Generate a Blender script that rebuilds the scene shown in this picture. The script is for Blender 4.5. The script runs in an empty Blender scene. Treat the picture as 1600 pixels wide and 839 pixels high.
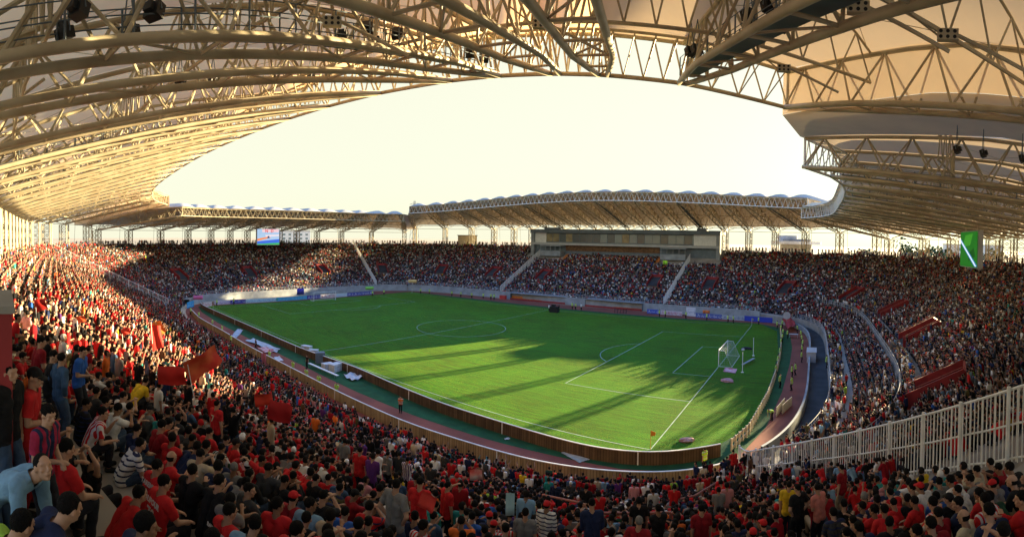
import bpy, bmesh, math, random
import numpy as np
from mathutils import Vector, Matrix
rad = math.radians
scn = bpy.context.scene
COL = scn.collection
random.seed(7)
rng = np.random.default_rng(11)

# ------------------------------------------------------------------ camera, world, sun, exposure
# the photograph is a phone panorama: a level-ish cylinder of 121 degrees
CAM = np.array([118.9777, -40.4722, 18.5206])
YAW, PITCH, ROLL, FPX, V0 = 2.19702, -0.01939, 0.01473, 757.54, 387.896
_fw = np.array([math.cos(YAW)*math.cos(PITCH), math.sin(YAW)*math.cos(PITCH), math.sin(PITCH)])
_r = np.array([math.sin(YAW), -math.cos(YAW), 0.0]); _u = np.cross(_r, _fw)
RIGHT = _r*math.cos(ROLL) + _u*math.sin(ROLL)
UP = -_r*math.sin(ROLL) + _u*math.cos(ROLL)
FWD = _fw
cam = bpy.data.cameras.new('camera')
cam.type = 'PANO'
cam.panorama_type = 'CENTRAL_CYLINDRICAL'
cam.central_cylindrical_radius = 1.0
cam.central_cylindrical_range_u_min = -800/FPX
cam.central_cylindrical_range_u_max = 800/FPX
cam.central_cylindrical_range_v_min = -(839-V0)/FPX
cam.central_cylindrical_range_v_max = V0/FPX
cam.clip_start = 0.1; cam.clip_end = 20000
camo = bpy.data.objects.new('camera', cam); COL.objects.link(camo)
camo.matrix_world = Matrix(((RIGHT[0], UP[0], -FWD[0], CAM[0]), (RIGHT[1], UP[1], -FWD[1], CAM[1]),
                            (RIGHT[2], UP[2], -FWD[2], CAM[2]), (0, 0, 0, 1)))
scn.camera = camo

SUN_AZ, SUN_EL = 73.0, 10.8
world = bpy.data.worlds.new('World'); scn.world = world; world.use_nodes = True
nt = world.node_tree
bg = nt.nodes['Background']
sky = nt.nodes.new('ShaderNodeTexSky'); sky.sky_type = 'NISHITA'; sky.sun_disc = False
sky.sun_elevation = rad(SUN_EL); sky.sun_rotation = rad(90-SUN_AZ)
sky.air_density = 1.0; sky.dust_density = 2.0; sky.ozone_density = 1.0; sky.altitude = 20
# a dusty horizon: the low sky is flat bright haze, the clear sky texture shows higher up
_N = nt.nodes; _K = nt.links
geo = _N.new('ShaderNodeTexCoord'); sep = _N.new('ShaderNodeSeparateXYZ'); _K.new(geo.outputs['Generated'], sep.inputs[0])
hz = _N.new('ShaderNodeMapRange'); hz.inputs['From Min'].default_value = .46; hz.inputs['From Max'].default_value = .60
hz.inputs['To Min'].default_value = .97; hz.inputs['To Max'].default_value = .0; hz.interpolation_type = 'SMOOTHSTEP'
_K.new(sep.outputs[2], hz.inputs[0])
hmix = _N.new('ShaderNodeMix'); hmix.data_type = 'RGBA'; _K.new(hz.outputs[0], hmix.inputs[0]); zen = _N.new('ShaderNodeMix'); zen.data_type = 'RGBA'; zen.blend_type = 'MULTIPLY'; zen.inputs[0].default_value = 1; zen.inputs[7].default_value = (.52, .88, 1.42, 1)
_K.new(sky.outputs[0], zen.inputs[6]); _K.new(zen.outputs[2], hmix.inputs[6])
HAZE = (1.52, 1.50, 1.13)
hmix.inputs[7].default_value = (*HAZE, 1); _K.new(hmix.outputs[2], bg.inputs[0]); bg.inputs[1].default_value = 0.10
sun = bpy.data.lights.new('sun', 'SUN'); sun.energy = 4.3; sun.angle = rad(0.5); sun.color = (1.0, 0.79, 0.44)
suno = bpy.data.objects.new('sun', sun); COL.objects.link(suno)
sd = Vector((math.cos(rad(SUN_EL))*math.cos(rad(SUN_AZ)), math.cos(rad(SUN_EL))*math.sin(rad(SUN_AZ)), math.sin(rad(SUN_EL))))
suno.rotation_euler = sd.to_track_quat('Z', 'Y').to_euler(); suno.location = (60, 150, 80)
scn.view_settings.view_transform = 'Standard'; scn.view_settings.look = 'None'
scn.view_settings.gamma = 1.0; scn.view_settings.exposure = 2.7
scn.cycles.max_bounces = 6; scn.cycles.diffuse_bounces = 4; scn.cycles.transmission_bounces = 4
scn.cycles.transparent_max_bounces = 8
scn.cycles.sample_clamp_indirect = 6.0
scn.cycles.use_denoising = True

# ------------------------------------------------------------------ geometry helpers
class MB:
    """collects quads, boxes and tubes; build() links them as one mesh object"""
    def __init__(s): s.v = []; s.f = []; s.n = 0; s.mi = []
    def add(s, verts, faces, mi=0):
        s.v.extend([tuple(map(float, p)) for p in verts])
        s.f.extend([tuple(i+s.n for i in f) for f in faces]); s.mi.extend([mi]*len(faces)); s.n += len(verts)
    def quad(s, a, b, c, d, mi=0): s.add([a, b, c, d], [(0, 1, 2, 3)], mi)
    def box(s, c, size, rz=0.0, mi=0, M=None):
        x, y, z = [q/2 for q in size]
        P = [(-x,-y,-z),(x,-y,-z),(x,y,-z),(-x,y,-z),(-x,-y,z),(x,-y,z),(x,y,z),(-x,y,z)]
        if M is not None:
            P = [tuple(M @ Vector(p)) for p in P]
            P = [(p[0]+c[0], p[1]+c[1], p[2]+c[2]) for p in P]
        else:
            ca, sa = math.cos(rz), math.sin(rz)
            P = [(c[0]+p[0]*ca-p[1]*sa, c[1]+p[0]*sa+p[1]*ca, c[2]+p[2]) for p in P]
        s.add(P, [(0,3,2,1),(4,5,6,7),(0,1,5,4),(1,2,6,5),(2,3,7,6),(3,0,4,7)], mi)
    def tube(s, a, b, r, n=6, r2=None, mi=0):
        a = np.asarray(a, float); b = np.asarray(b, float); d = b-a; L = np.linalg.norm(d)
        if L < 1e-6: return
        d /= L; h = np.array([0, 0, 1.0]) if abs(d[2]) < .9 else np.array([1.0, 0, 0])
        x = np.cross(d, h); x /= np.linalg.norm(x); y = np.cross(d, x)
        r2 = r if r2 is None else r2
        t = np.arange(n)*2*math.pi/n
        R = np.outer(np.cos(t), x)+np.outer(np.sin(t), y)
        V = np.vstack([a+R*r, b+R*r2])
        F = [(i, i+n, (i+1) % n+n, (i+1) % n) for i in range(n)]
        F.append(tuple(range(n))); F.append(tuple(range(2*n-1, n-1, -1)))
        s.add(V, F, mi)
    def path(s, pts, r, n=6, mi=0):
        """one continuous tube along points"""
        P = np.asarray(pts, float); m = len(P); rings = []
        t = np.arange(n)*2*math.pi/n
        for i in range(m):
            d = P[min(i+1, m-1)]-P[max(i-1, 0)]; d /= np.linalg.norm(d)
            h = np.array([0, 0, 1.0]) if abs(d[2]) < .95 else np.array([1.0, 0, 0])
            x = np.cross(d, h); x /= np.linalg.norm(x); y = np.cross(d, x)
            rings.append(P[i]+(np.outer(np.cos(t), x)+np.outer(np.sin(t), y))*r)
        V = np.vstack(rings); F = []
        for i in range(m-1):
            for k in range(n): F.append((i*n+k, (i+1)*n+k, (i+1)*n+(k+1) % n, i*n+(k+1) % n))
        F.append(tuple(range(n))); F.append(tuple(range(m*n-1, (m-1)*n-1, -1)))
        s.add(V, F, mi)
    def wall(s, pts, z0, z1, th, mi=0):
        """upright slab of thickness th along plan points (pts may carry own z as base)"""
        P = np.asarray(pts, float); m = len(P)
        base = P[:, 2] if P.shape[1] > 2 else np.zeros(m)
        T = np.gradient(P[:, :2], axis=0); T /= np.linalg.norm(T, axis=1)[:, None]
        N = np.stack([-T[:, 1], T[:, 0]], 1)*th/2
        V = []
        for i in range(m):
            for sg in (1, -1):
                for z in (z0, z1): V.append((P[i, 0]+sg*N[i, 0], P[i, 1]+sg*N[i, 1], base[i]+z))
        F = []
        for i in range(m-1):
            a = 4*i; b = a+4
            F += [(a, b, b+1, a+1), (a+2, a+3, b+3, b+2), (a+1, b+1, b+3, a+3), (a, a+2, b+2, b)]
        F += [(0, 1, 3, 2), (4*m-4, 4*m-2, 4*m-1, 4*m-3)]
        s.add(V, F, mi)
    def build(s, name, mat, parent=None, smooth=False):
        me = bpy.data.meshes.new(name); me.from_pydata(s.v, [], s.f)
        mats = mat if isinstance(mat, (list, tuple)) else [mat]
        for m in mats: me.materials.append(m)
        if len(mats) > 1: me.polygons.foreach_set('material_index', s.mi)
        if smooth: me.polygons.foreach_set('use_smooth', [True]*len(me.polygons))
        me.update()
        o = bpy.data.objects.new(name, me); COL.objects.link(o)
        if parent is not None: o.parent = parent
        return o

def tag(o, label=None, cat=None, group=None, kind=None):
    if label: o['label'] = label
    if cat: o['category'] = cat
    if group: o['group'] = group
    if kind: o['kind'] = kind
    return o
def empty(name, loc=(0, 0, 0), rz=0.0):
    o = bpy.data.objects.new(name, None); COL.objects.link(o)
    o.location = loc; o.rotation_euler = (0, 0, rz); o.empty_display_size = 0.3
    return o
def copy_tree(o, parent=None):
    c = o.copy(); COL.objects.link(c)
    if parent is not None: c.parent = parent
    for ch in [x for x in bpy.data.objects if x.parent == o]: copy_tree(ch, c)
    return c

# ------------------------------------------------------------------ materials
def node_mat(name, col, rough=0.7, metal=0.0, noise=0.0, scale=3.0, detail=4.0, col2=None, bump=0.0, bscale=None, spec=0.35):
    m = bpy.data.materials.new(name); m.use_nodes = True
    n = m.node_tree.nodes; l = m.node_tree.links; b = n['Principled BSDF']
    b.inputs['Base Color'].default_value = (*col, 1); b.inputs['Roughness'].default_value = rough
    b.inputs['Metallic'].default_value = metal; b.inputs['Specular IOR Level'].default_value = spec
    tc = n.new('ShaderNodeTexCoord')
    if noise > 0 or col2:
        t = n.new('ShaderNodeTexNoise'); t.inputs['Scale'].default_value = scale; t.inputs['Detail'].default_value = detail
        l.new(tc.outputs['Object'], t.inputs['Vector'])
        r = n.new('ShaderNodeValToRGB'); e = r.color_ramp.elements
        c2 = col2 if col2 else tuple(c*(1-noise) for c in col)
        e[0].position = .36; e[0].color = (*c2, 1); e[1].position = .64; e[1].color = (*col, 1)
        l.new(t.outputs[0], r.inputs[0]); l.new(r.outputs[0], b.inputs['Base Color'])
    if bump > 0:
        t2 = n.new('ShaderNodeTexNoise'); t2.inputs['Scale'].default_value = bscale or scale*4; t2.inputs['Detail'].default_value = 3
        l.new(tc.outputs['Object'], t2.inputs['Vector'])
        bp = n.new('ShaderNodeBump'); bp.inputs['Strength'].default_value = bump; bp.inputs['Distance'].default_value = .05
        l.new(t2.outputs[0], bp.inputs['Height']); l.new(bp.outputs[0], b.inputs['Normal'])
    return m
def emit_mat(name, col, strength):
    m = node_mat(name, col); b = m.node_tree.nodes['Principled BSDF']
    b.inputs['Emission Color'].default_value = (*col, 1); b.inputs['Emission Strength'].default_value = strength
    return m

M = {}
M['steel'] = node_mat('cream_steel', (.52, .455, .315), .55, noise=.25, scale=.6, col2=(.38, .31, .20))
M['white'] = node_mat('white_paint', (.78, .79, .78), .5, noise=.12, scale=2)
M['concrete'] = node_mat('concrete', (.34, .32, .29), .9, noise=.35, scale=.35, detail=8)
M['concrete_wall'] = node_mat('wall_concrete', (.33, .36, .38), .85, noise=.3, scale=.5, detail=8)
M['red'] = node_mat('red_paint', (.30, .028, .03), .6, noise=.3, scale=1.2)
M['dark'] = node_mat('dark_plastic', (.015, .016, .018), .45)
M['grey'] = node_mat('grey_paint', (.15, .19, .225), .6, noise=.2, scale=1)
M['lightgrey'] = node_mat('light_grey_panel', (.46, .48, .50), .6, noise=.12, scale=.6)
M['track'] = node_mat('running_track', (.25, .072, .048), .9, noise=.3, scale=.25, detail=8, bump=.2, bscale=30)
M['terrain'] = node_mat('dusty_ground', (.48, .40, .28), .95, noise=.3, scale=.02, detail=8)
M['apron'] = node_mat('apron_turf', (.012, .09, .028), .95, noise=.35, scale=.8, detail=6, bump=.3, bscale=20)
M['line'] = node_mat('line_paint', (.36, .46, .36), .9, noise=.35, scale=.8)
M['orange'] = node_mat('orange_seat', (.62, .19, .035), .5, noise=.2, scale=3)
M['blue_pane'] = node_mat('cloudy_glass', (.18, .24, .25), .12, spec=.6)
M['yellow'] = node_mat('yellow_paint', (.72, .52, .10), .6, noise=.2)

def wood_mat(name, ca, cb, cap):
    m = node_mat(name, ca, .85); n = m.node_tree.nodes; l = m.node_tree.links; b = n['Principled BSDF']
    at = n.new('ShaderNodeAttribute'); at.attribute_name = 'run'     # metres along the fence
    mul = n.new('ShaderNodeMath'); mul.operation = 'MULTIPLY'; mul.inputs[1].default_value = 4.0
    l.new(at.outputs['Fac'], mul.inputs[0])
    fl = n.new('ShaderNodeMath'); fl.operation = 'FLOOR'; l.new(mul.outputs[0], fl.inputs[0])
    wn = n.new('ShaderNodeTexWhiteNoise'); wn.noise_dimensions = '1D'; l.new(fl.outputs[0], wn.inputs['W'])
    r = n.new('ShaderNodeValToRGB'); r.color_ramp.elements[0].color = (*ca, 1); r.color_ramp.elements[1].color = (*cb, 1)
    l.new(wn.outputs['Value'], r.inputs[0])
    fr = n.new('ShaderNodeMath'); fr.operation = 'FRACT'; l.new(mul.outputs[0], fr.inputs[0])
    gt = n.new('ShaderNodeMath'); gt.operation = 'GREATER_THAN'; gt.inputs[1].default_value = .1; l.new(fr.outputs[0], gt.inputs[0])
    tc = n.new('ShaderNodeTexCoord'); ns = n.new('ShaderNodeTexNoise'); ns.inputs['Scale'].default_value = .9; ns.inputs['Detail'].default_value = 6
    l.new(tc.outputs['Object'], ns.inputs['Vector'])
    ma = n.new('ShaderNodeMath'); ma.operation = 'MULTIPLY_ADD'; ma.inputs[1].default_value = .9; ma.inputs[2].default_value = .5
    l.new(ns.outputs[0], ma.inputs[0])
    mg = n.new('ShaderNodeMath'); mg.operation = 'MULTIPLY'; l.new(gt.outputs[0], mg.inputs[0]); l.new(ma.outputs[0], mg.inputs[1])
    mx = n.new('ShaderNodeMix'); mx.data_type = 'RGBA'; mx.blend_type = 'MULTIPLY'; mx.inputs[0].default_value = 1
    l.new(r.outputs[0], mx.inputs[6]); l.new(mg.outputs[0], mx.inputs[7]); l.new(mx.outputs[2], b.inputs['Base Color'])
    return m
M['wood_dark'] = wood_mat('brown_planks', (.075, .046, .026), (.14, .088, .048), None)
M['wood_pale'] = wood_mat('tan_planks', (.30, .20, .10), (.42, .30, .16), None)

def grass_mat():
    m = bpy.data.materials.new('pitch_turf'); m.use_nodes = True
    n = m.node_tree.nodes; l = m.node_tree.links; b = n['Principled BSDF']
    tc = n.new('ShaderNodeTexCoord')
    t = n.new('ShaderNodeTexNoise'); t.inputs['Scale'].default_value = .11; t.inputs['Detail'].default_value = 9; t.inputs['Roughness'].default_value = .7
    l.new(tc.outputs['Object'], t.inputs['Vector'])
    mp = n.new('ShaderNodeMapping'); mp.inputs['Scale'].default_value = (.35, 4.2, 1); mp.inputs['Rotation'].default_value = (0, 0, rad(3))
    l.new(tc.outputs['Object'], mp.inputs[0])
    t2 = n.new('ShaderNodeTexNoise'); t2.inputs['Scale'].default_value = .55; t2.inputs['Detail'].default_value = 7
    l.new(mp.outputs[0], t2.inputs['Vector'])
    ad = n.new('ShaderNodeMath'); ad.operation = 'MULTIPLY_ADD'; ad.inputs[1].default_value = .55; l.new(t2.outputs[0], ad.inputs[0])
    hl = n.new('ShaderNodeMath'); hl.operation = 'MULTIPLY'; hl.inputs[1].default_value = .45; l.new(t.outputs[0], hl.inputs[0]); l.new(hl.outputs[0], ad.inputs[2])
    r = n.new('ShaderNodeValToRGB'); e = r.color_ramp.elements
    e[0].position = .39; e[0].color = (.002, .068, .020, 1); e[1].position = .59; e[1].color = (.014, .165, .022, 1)
    l.new(ad.outputs[0], r.inputs[0]); l.new(r.outputs[0], b.inputs['Base Color'])
    b.inputs['Roughness'].default_value = .95; b.inputs['Specular IOR Level'].default_value = .05
    # upright blades: strong fine bump, and a velvet sheen for light that grazes the blades
    t3 = n.new('ShaderNodeTexNoise'); t3.inputs['Scale'].default_value = 9; t3.inputs['Detail'].default_value = 4
    l.new(tc.outputs['Object'], t3.inputs['Vector'])
    bp = n.new('ShaderNodeBump'); bp.inputs['Strength'].default_value = 1.0; bp.inputs['Distance'].default_value = .25
    l.new(t3.outputs[0], bp.inputs['Height']); l.new(bp.outputs[0], b.inputs['Normal'])
    b.inputs['Sheen Weight'].default_value = .22; b.inputs['Sheen Roughness'].default_value = .45
    b.inputs['Sheen Tint'].default_value = (.85, .90, .0, 1)
    return m
M['grass'] = grass_mat()

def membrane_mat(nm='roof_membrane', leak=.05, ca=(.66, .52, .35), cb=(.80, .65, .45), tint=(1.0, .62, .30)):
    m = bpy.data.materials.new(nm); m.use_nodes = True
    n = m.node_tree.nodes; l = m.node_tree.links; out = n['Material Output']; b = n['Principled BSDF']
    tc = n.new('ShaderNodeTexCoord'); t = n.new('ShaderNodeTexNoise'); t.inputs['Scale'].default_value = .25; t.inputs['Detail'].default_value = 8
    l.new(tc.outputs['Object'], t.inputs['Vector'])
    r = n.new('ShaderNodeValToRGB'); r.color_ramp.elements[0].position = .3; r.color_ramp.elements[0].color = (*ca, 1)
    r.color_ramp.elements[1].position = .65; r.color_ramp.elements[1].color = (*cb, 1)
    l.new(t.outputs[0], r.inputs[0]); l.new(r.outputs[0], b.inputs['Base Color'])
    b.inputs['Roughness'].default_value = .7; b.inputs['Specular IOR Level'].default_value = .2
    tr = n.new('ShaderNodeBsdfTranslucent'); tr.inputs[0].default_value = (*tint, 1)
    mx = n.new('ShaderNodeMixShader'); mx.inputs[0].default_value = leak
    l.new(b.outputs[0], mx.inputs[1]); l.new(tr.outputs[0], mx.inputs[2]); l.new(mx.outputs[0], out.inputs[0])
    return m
M['membrane'] = membrane_mat('shaded_roof_membrane', .035, (.38, .37, .34), (.48, .47, .44))  # same fabric, darker and less translucent: shade put into far and left roofs
M['membrane_lit'] = membrane_mat('lit_roof_membrane', .58, (.84, .63, .41), (.93, .73, .50))  # same fabric, paler and more translucent, to brighten the near roof underside
M['membrane_mid'] = membrane_mat('roof_membrane', .10, tint=(1.0, .78, .55))  # in-between copy, tones down the right roof and the sunniest near bays
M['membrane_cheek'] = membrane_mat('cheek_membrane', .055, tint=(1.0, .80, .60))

# ------------------------------------------------------------------ plan of the bowl: a superellipse and its offsets
AX, BY, EN = 66.0, 45.5, 4.6
CX, CY = 52.5, 34.0
NB = 3600
_t = np.linspace(0, 2*np.pi, 40000, endpoint=False)
_c, _s = np.cos(_t), np.sin(_t)
_x = AX*np.sign(_c)*np.abs(_c)**(2/EN); _y = BY*np.sign(_s)*np.abs(_s)**(2/EN)
_g = np.stack([np.sign(_x)*np.abs(_x/AX)**(EN-1)/AX, np.sign(_y)*np.abs(_y/BY)**(EN-1)/BY], 1)
_g /= np.linalg.norm(_g, axis=1)[:, None]
_off = np.stack([_x, _y], 1)+_g*16          # even spacing measured 16 m back from the front
_L = np.concatenate([[0], np.cumsum(np.linalg.norm(np.roll(_off, -1, 0)-_off, axis=1))])
_tt = np.interp(np.linspace(0, _L[-1], NB, endpoint=False), _L, np.linspace(0, 2*np.pi, 40001))
_c, _s = np.cos(_tt), np.sin(_tt)
_x = AX*np.sign(_c)*np.abs(_c)**(2/EN); _y = BY*np.sign(_s)*np.abs(_s)**(2/EN)
BASE = np.stack([_x+CX, _y+CY], 1)
NRM = np.stack([np.sign(_x)*np.abs(_x/AX)**(EN-1)/AX, np.sign(_y)*np.abs(_y/BY)**(EN-1)/BY], 1)
NRM /= np.linalg.norm(NRM, axis=1)[:, None]
TAN = np.stack([-NRM[:, 1], NRM[:, 0]], 1)
def ring(d): return BASE+NRM*d
def at(i, d, z=0.0):
    k = int(round(i)) % NB; p = BASE[k]+NRM[k]*d
    return np.array([p[0], p[1], z])
def nearest(x, y):
    dd = np.hypot(BASE[:, 0]-x, BASE[:, 1]-y); k = int(dd.argmin())
    ins = (abs(x-CX)/AX)**EN+(abs(y-CY)/BY)**EN < 1
    return (-dd[k] if ins else dd[k]), k
D0, D1, TREAD, SLOPE, ZF = 3.0, 35.0, 0.8, 0.47, 0.6
def stand_z(d): return ZF+SLOPE*(min(max(d, D0), D1)-D0)
ZTOP = stand_z(D1)
def ray(u, v):
    th = (u-800)/FPX; h = (V0-v)/FPX
    return RIGHT*math.sin(th)+FWD*math.cos(th)+UP*h
def ground(u, v, z=0.0):
    d = ray(u, v); t = (z-CAM[2])/d[2]; return CAM+d*t
def pixel(P):
    """photo pixel (u, v) of points"""
    Q = np.atleast_2d(P)-CAM; x = Q@RIGHT; y = Q@UP; z = Q@FWD
    return np.stack([800+FPX*np.arctan2(x, z), V0-FPX*y/np.hypot(x, z)], 1)
def on_stand(u, v, hh=0.0):
    """where the sight line meets the rake raised by hh: point, d, ring index"""
    r = ray(u, v); ts = np.arange(2, 260, .1)
    for t in ts:
        q = CAM+r*t; d, k = nearest(q[0], q[1])
        if d < 36.5 and q[2] <= stand_z(d)+hh: return q, d, k
    return None, None, None
def at_dist(u, v, dist):
    r = ray(u, v); return CAM+r*(dist/math.hypot(r[0], r[1]))

# section limits at the four corners
def corner(sx, sy):
    q = ring(8); return int(np.argmin(np.hypot(q[:, 0]-(CX+sx*64.5), q[:, 1]-(CY+sy*43.2))))
K_NE, K_NW, K_SW, K_SE = corner(1, 1), corner(-1, 1), corner(-1, -1), corner(1, -1)
SECT = {'far': (K_NE, K_NW), 'left': (K_NW, K_SW), 'near': (K_SW, K_SE), 'right': (K_SE, K_NE+NB)}

# ------------------------------------------------------------------ ground, pitch, track
def sheet(name, poly, z, mat, kind='structure'):
    b = MB(); b.add([(p[0], p[1], z) for p in poly], [tuple(range(len(poly)))])
    o = b.build(name, mat); tag(o, kind=kind); return o
b = MB(); b.quad((-6000, -6000, -.05), (6000, -6000, -.05), (6000, 6000, -.05), (-6000, 6000, -.05)); tag(b.build('ground', M['terrain']), kind='structure')
tr_ring = ring(-.3)[::12]
sheet('running_track', tr_ring, 0.0, M['track'])
# turf apron between track and pitch, rounded
def rrect(x0, y0, x1, y1, r, n=14):
    P = []
    for cx, cy, a0 in ((x1-r, y1-r, 0), (x0+r, y1-r, 90), (x0+r, y0+r, 180), (x1-r, y0+r, 270)):
        for k in range(n+1):
            a = rad(a0+90*k/n); P.append((cx+r*math.cos(a), cy+r*math.sin(a)))
    return P
def near_curve(x):      # the turf edge of the near side bows outward to the camera
    return -6.0
apron = []
for x, y in [(-3.6, -3.0), (6, -5.0), (22, -6.2), (45, -6.2), (72, -6.7), (82, -6.5), (91, -5.8), (98, -5.0), (104, -4.4), (108, -3.2), (111.2, -.8), (113, 2), (114.4, 8), (115.2, 20), (115.4, 34), (115.2, 46), (114.2, 58), (112, 66), (106, 71), (90, 72.2), (52, 72.6), (20, 72.6), (2, 71.5), (-3.8, 68)]:
    apron.append((x, y))
sheet('turf_apron', apron, .004, M['apron'])
pitch_poly = [(-3.2, -2.4), (105, -2.2), (110, 1.5), (112.8, 8), (113.4, 26), (113.0, 42), (111.2, 62), (106.5, 70.3), (-3.2, 70.3)]
sheet('pitch', pitch_poly, .008, M['grass'])
L = MB(); ZL = .013; W = .10
def lseg(x0, y0, x1, y1):
    dx, dy = x1-x0, y1-y0; n = math.hypot(dx, dy); px, py = -dy/n*W/2, dx/n*W/2
    L.quad((x0+px, y0+py, ZL), (x0-px, y0-py, ZL), (x1-px, y1-py, ZL), (x1+px, y1+py, ZL))
def larc(cx, cy, r, a0, a1, n=64):
    for k in range(n):
        a = rad(a0+(a1-a0)*k/n); c = rad(a0+(a1-a0)*(k+1)/n); ri, ro = r-W/2, r+W/2
        L.quad((cx+ri*math.cos(a), cy+ri*math.sin(a), ZL), (cx+ro*math.cos(a), cy+ro*math.sin(a), ZL), (cx+ro*math.cos(c), cy+ro*math.sin(c), ZL), (cx+ri*math.cos(c), cy+ri*math.sin(c), ZL))
h_ = W/2
lseg(-h_, 0, 105+h_, 0); lseg(-h_, 68, 105+h_, 68)
for x in (0, 105, 52.5): lseg(x, h_, x, 68-h_)
larc(52.5, 34, 9.15, 0, 360, 120)
for gx, s in ((0, 1), (105, -1)):
    for dep, half in ((16.5, 20.16), (5.5, 9.16)):
        lseg(gx+s*h_, 34-half, gx+s*dep, 34-half); lseg(gx+s*h_, 34+half, gx+s*dep, 34+half); lseg(gx+s*dep, 34-half-h_, gx+s*dep, 34+half+h_)
    a = math.degrees(math.acos(5.5/9.15))
    if s == 1: larc(11, 34, 9.15, -a, a, 40)
    else: larc(94, 34, 9.15, 180-a, 180+a, 40)
tag(L.build('pitch_markings', M['line']), kind='structure')

# ------------------------------------------------------------------ grandstands: stepped concrete rakes
LAB_ST = {'far': 'stepped concrete far grandstand full of spectators below the long press box',
          'left': 'stepped concrete end grandstand behind the far left goal under a video screen',
          'near': 'stepped concrete near grandstand running along the left and bottom, red-shirted crowd',
          'right': 'stepped concrete end grandstand behind the right goal with a dark moat in front'}
NROW = int(round((D1-D0)/TREAD))
for nm, (k0, k1) in SECT.items():
    idx = [k % NB for k in range(k0, k1+1, 6)]
    if idx[-1] != k1 % NB: idx.append(k1 % NB)
    root = empty('grandstand', (*at((k0+k1)/2, 3)[:2], 0)); tag(root, LAB_ST[nm], 'grandstand')
    prof = []
    if nm == 'right': prof = [(2.6, 0.0), (2.6, 1.4), (4.9, 1.4)]
    elif nm == 'near': prof = [(3.0, 0.0)]
    else: prof = [(1.2, 0.0), (1.2, 1.3), (3.0, 1.3)]
    for rr in range(NROW):
        d = D0+rr*TREAD; z = ZF+SLOPE*(d-D0)
        if d < prof[-1][0]-.01 or z < prof[-1][1]: continue
        prof += [(d, z), (d+TREAD, z)]
    prof += [(D1, ZTOP), (42.0, ZTOP), (42.0, -.04)]
    b = MB(); V = []; F = []; n = len(prof)
    for k in idx:
        for d, z in prof:
            q = BASE[k]+NRM[k]*d; V.append((q[0]-root.location.x, q[1]-root.location.y, z))
    for a in range(len(idx)-1):
        for c in range(n-1):
            F.append((a*n+c, a*n+c+1, (a+1)*n+c+1, (a+1)*n+c))
    b.add(V, F); b.build('terrace', M['concrete'], root)
    # rim railing at the back of the concourse
    b = MB(); R = ring(41.5)
    for q in range(0, len(idx)-1):
        p0 = R[idx[q]]; p1 = R[idx[q+1]]
        lo = lambda p, z: (p[0]-root.location.x, p[1]-root.location.y, z)
        b.tube(lo(p0, ZTOP), lo(p0, ZTOP+1.2), .05, 4)
        for z in (.45, .8, 1.2): b.tube(lo(p0, ZTOP+z), lo(p1, ZTOP+z), .035, 4)
    b.build('rim_railing', M['lightgrey'], root)

def adopt(o, root):
    """child built in world coordinates under a root that is only moved"""
    o.parent = root; o.matrix_parent_inverse = Matrix.Translation(root.location).inverted(); return o

# ------------------------------------------------------------------ the roof: four sections of radial tube trusses and vaulted membrane
DI, DC, DE = 8.0, 36.6, 42.0
ZC = 22.2
DIN = {'far': 8.0, 'near': 8.0, 'left': 4.5, 'right': 4.0}
def z_in(nm, x): return 30.2-2.9*abs((x-CX)/64.5)**1.6 if nm in ('far', 'near') else (24.3 if nm == 'left' else 24.7)
ZCS = {'far': 22.2, 'near': 22.2, 'left': 20.6, 'right': 20.6}
def depth(d, DI=8.0): return float(np.interp(d, [DI, 20, 36, 41.5], [2.3, 3.2, 2.0, 1.0]))
def zb(zi, d):
    q = min(max((d-DI)/(DC-DI), 0), 1); return zi+(ZC-zi)*q
def ztop(zi, d): return zb(zi, d)+depth(d, DI) if d <= DC else ZC+2.0+(d-DC)/(DE-DC)*(-.6)
def nodes(k0, k1, n):
    ks = np.arange(k0, k1+1); q = ring(8.0)[ks % NB]
    Ls = np.concatenate([[0], np.cumsum(np.linalg.norm(np.diff(q, axis=0), axis=1))])
    return [int(round(np.interp(Ls[-1]*j/n, Ls, ks))) % NB for j in range(n+1)]
ROOF = {}
CATW = {'near': (1, 4, 7, 10, 13, 16, 19, 22), 'far': (2, 6, 10, 14, 18), 'left': (3, 8), 'right': (1, 4, 8, 11)}
RX, RY = [7.5, 8.1, 8.9, 10.2, 13, 30, 36, 41.5], [.05, .55, 1.0, 1.35, 1.7, 1.9, 1.2, .35]
LAB_RF = {'far': 'arched white membrane roof on tube trusses over the press box stand opposite',
          'left': 'low flat-edged membrane roof over the end stand behind the far goal',
          'near': 'huge cream tube-truss membrane roof filling the top left, overhead',
          'right': 'cream membrane roof over the right end stand, glowing in back light'}
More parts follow.
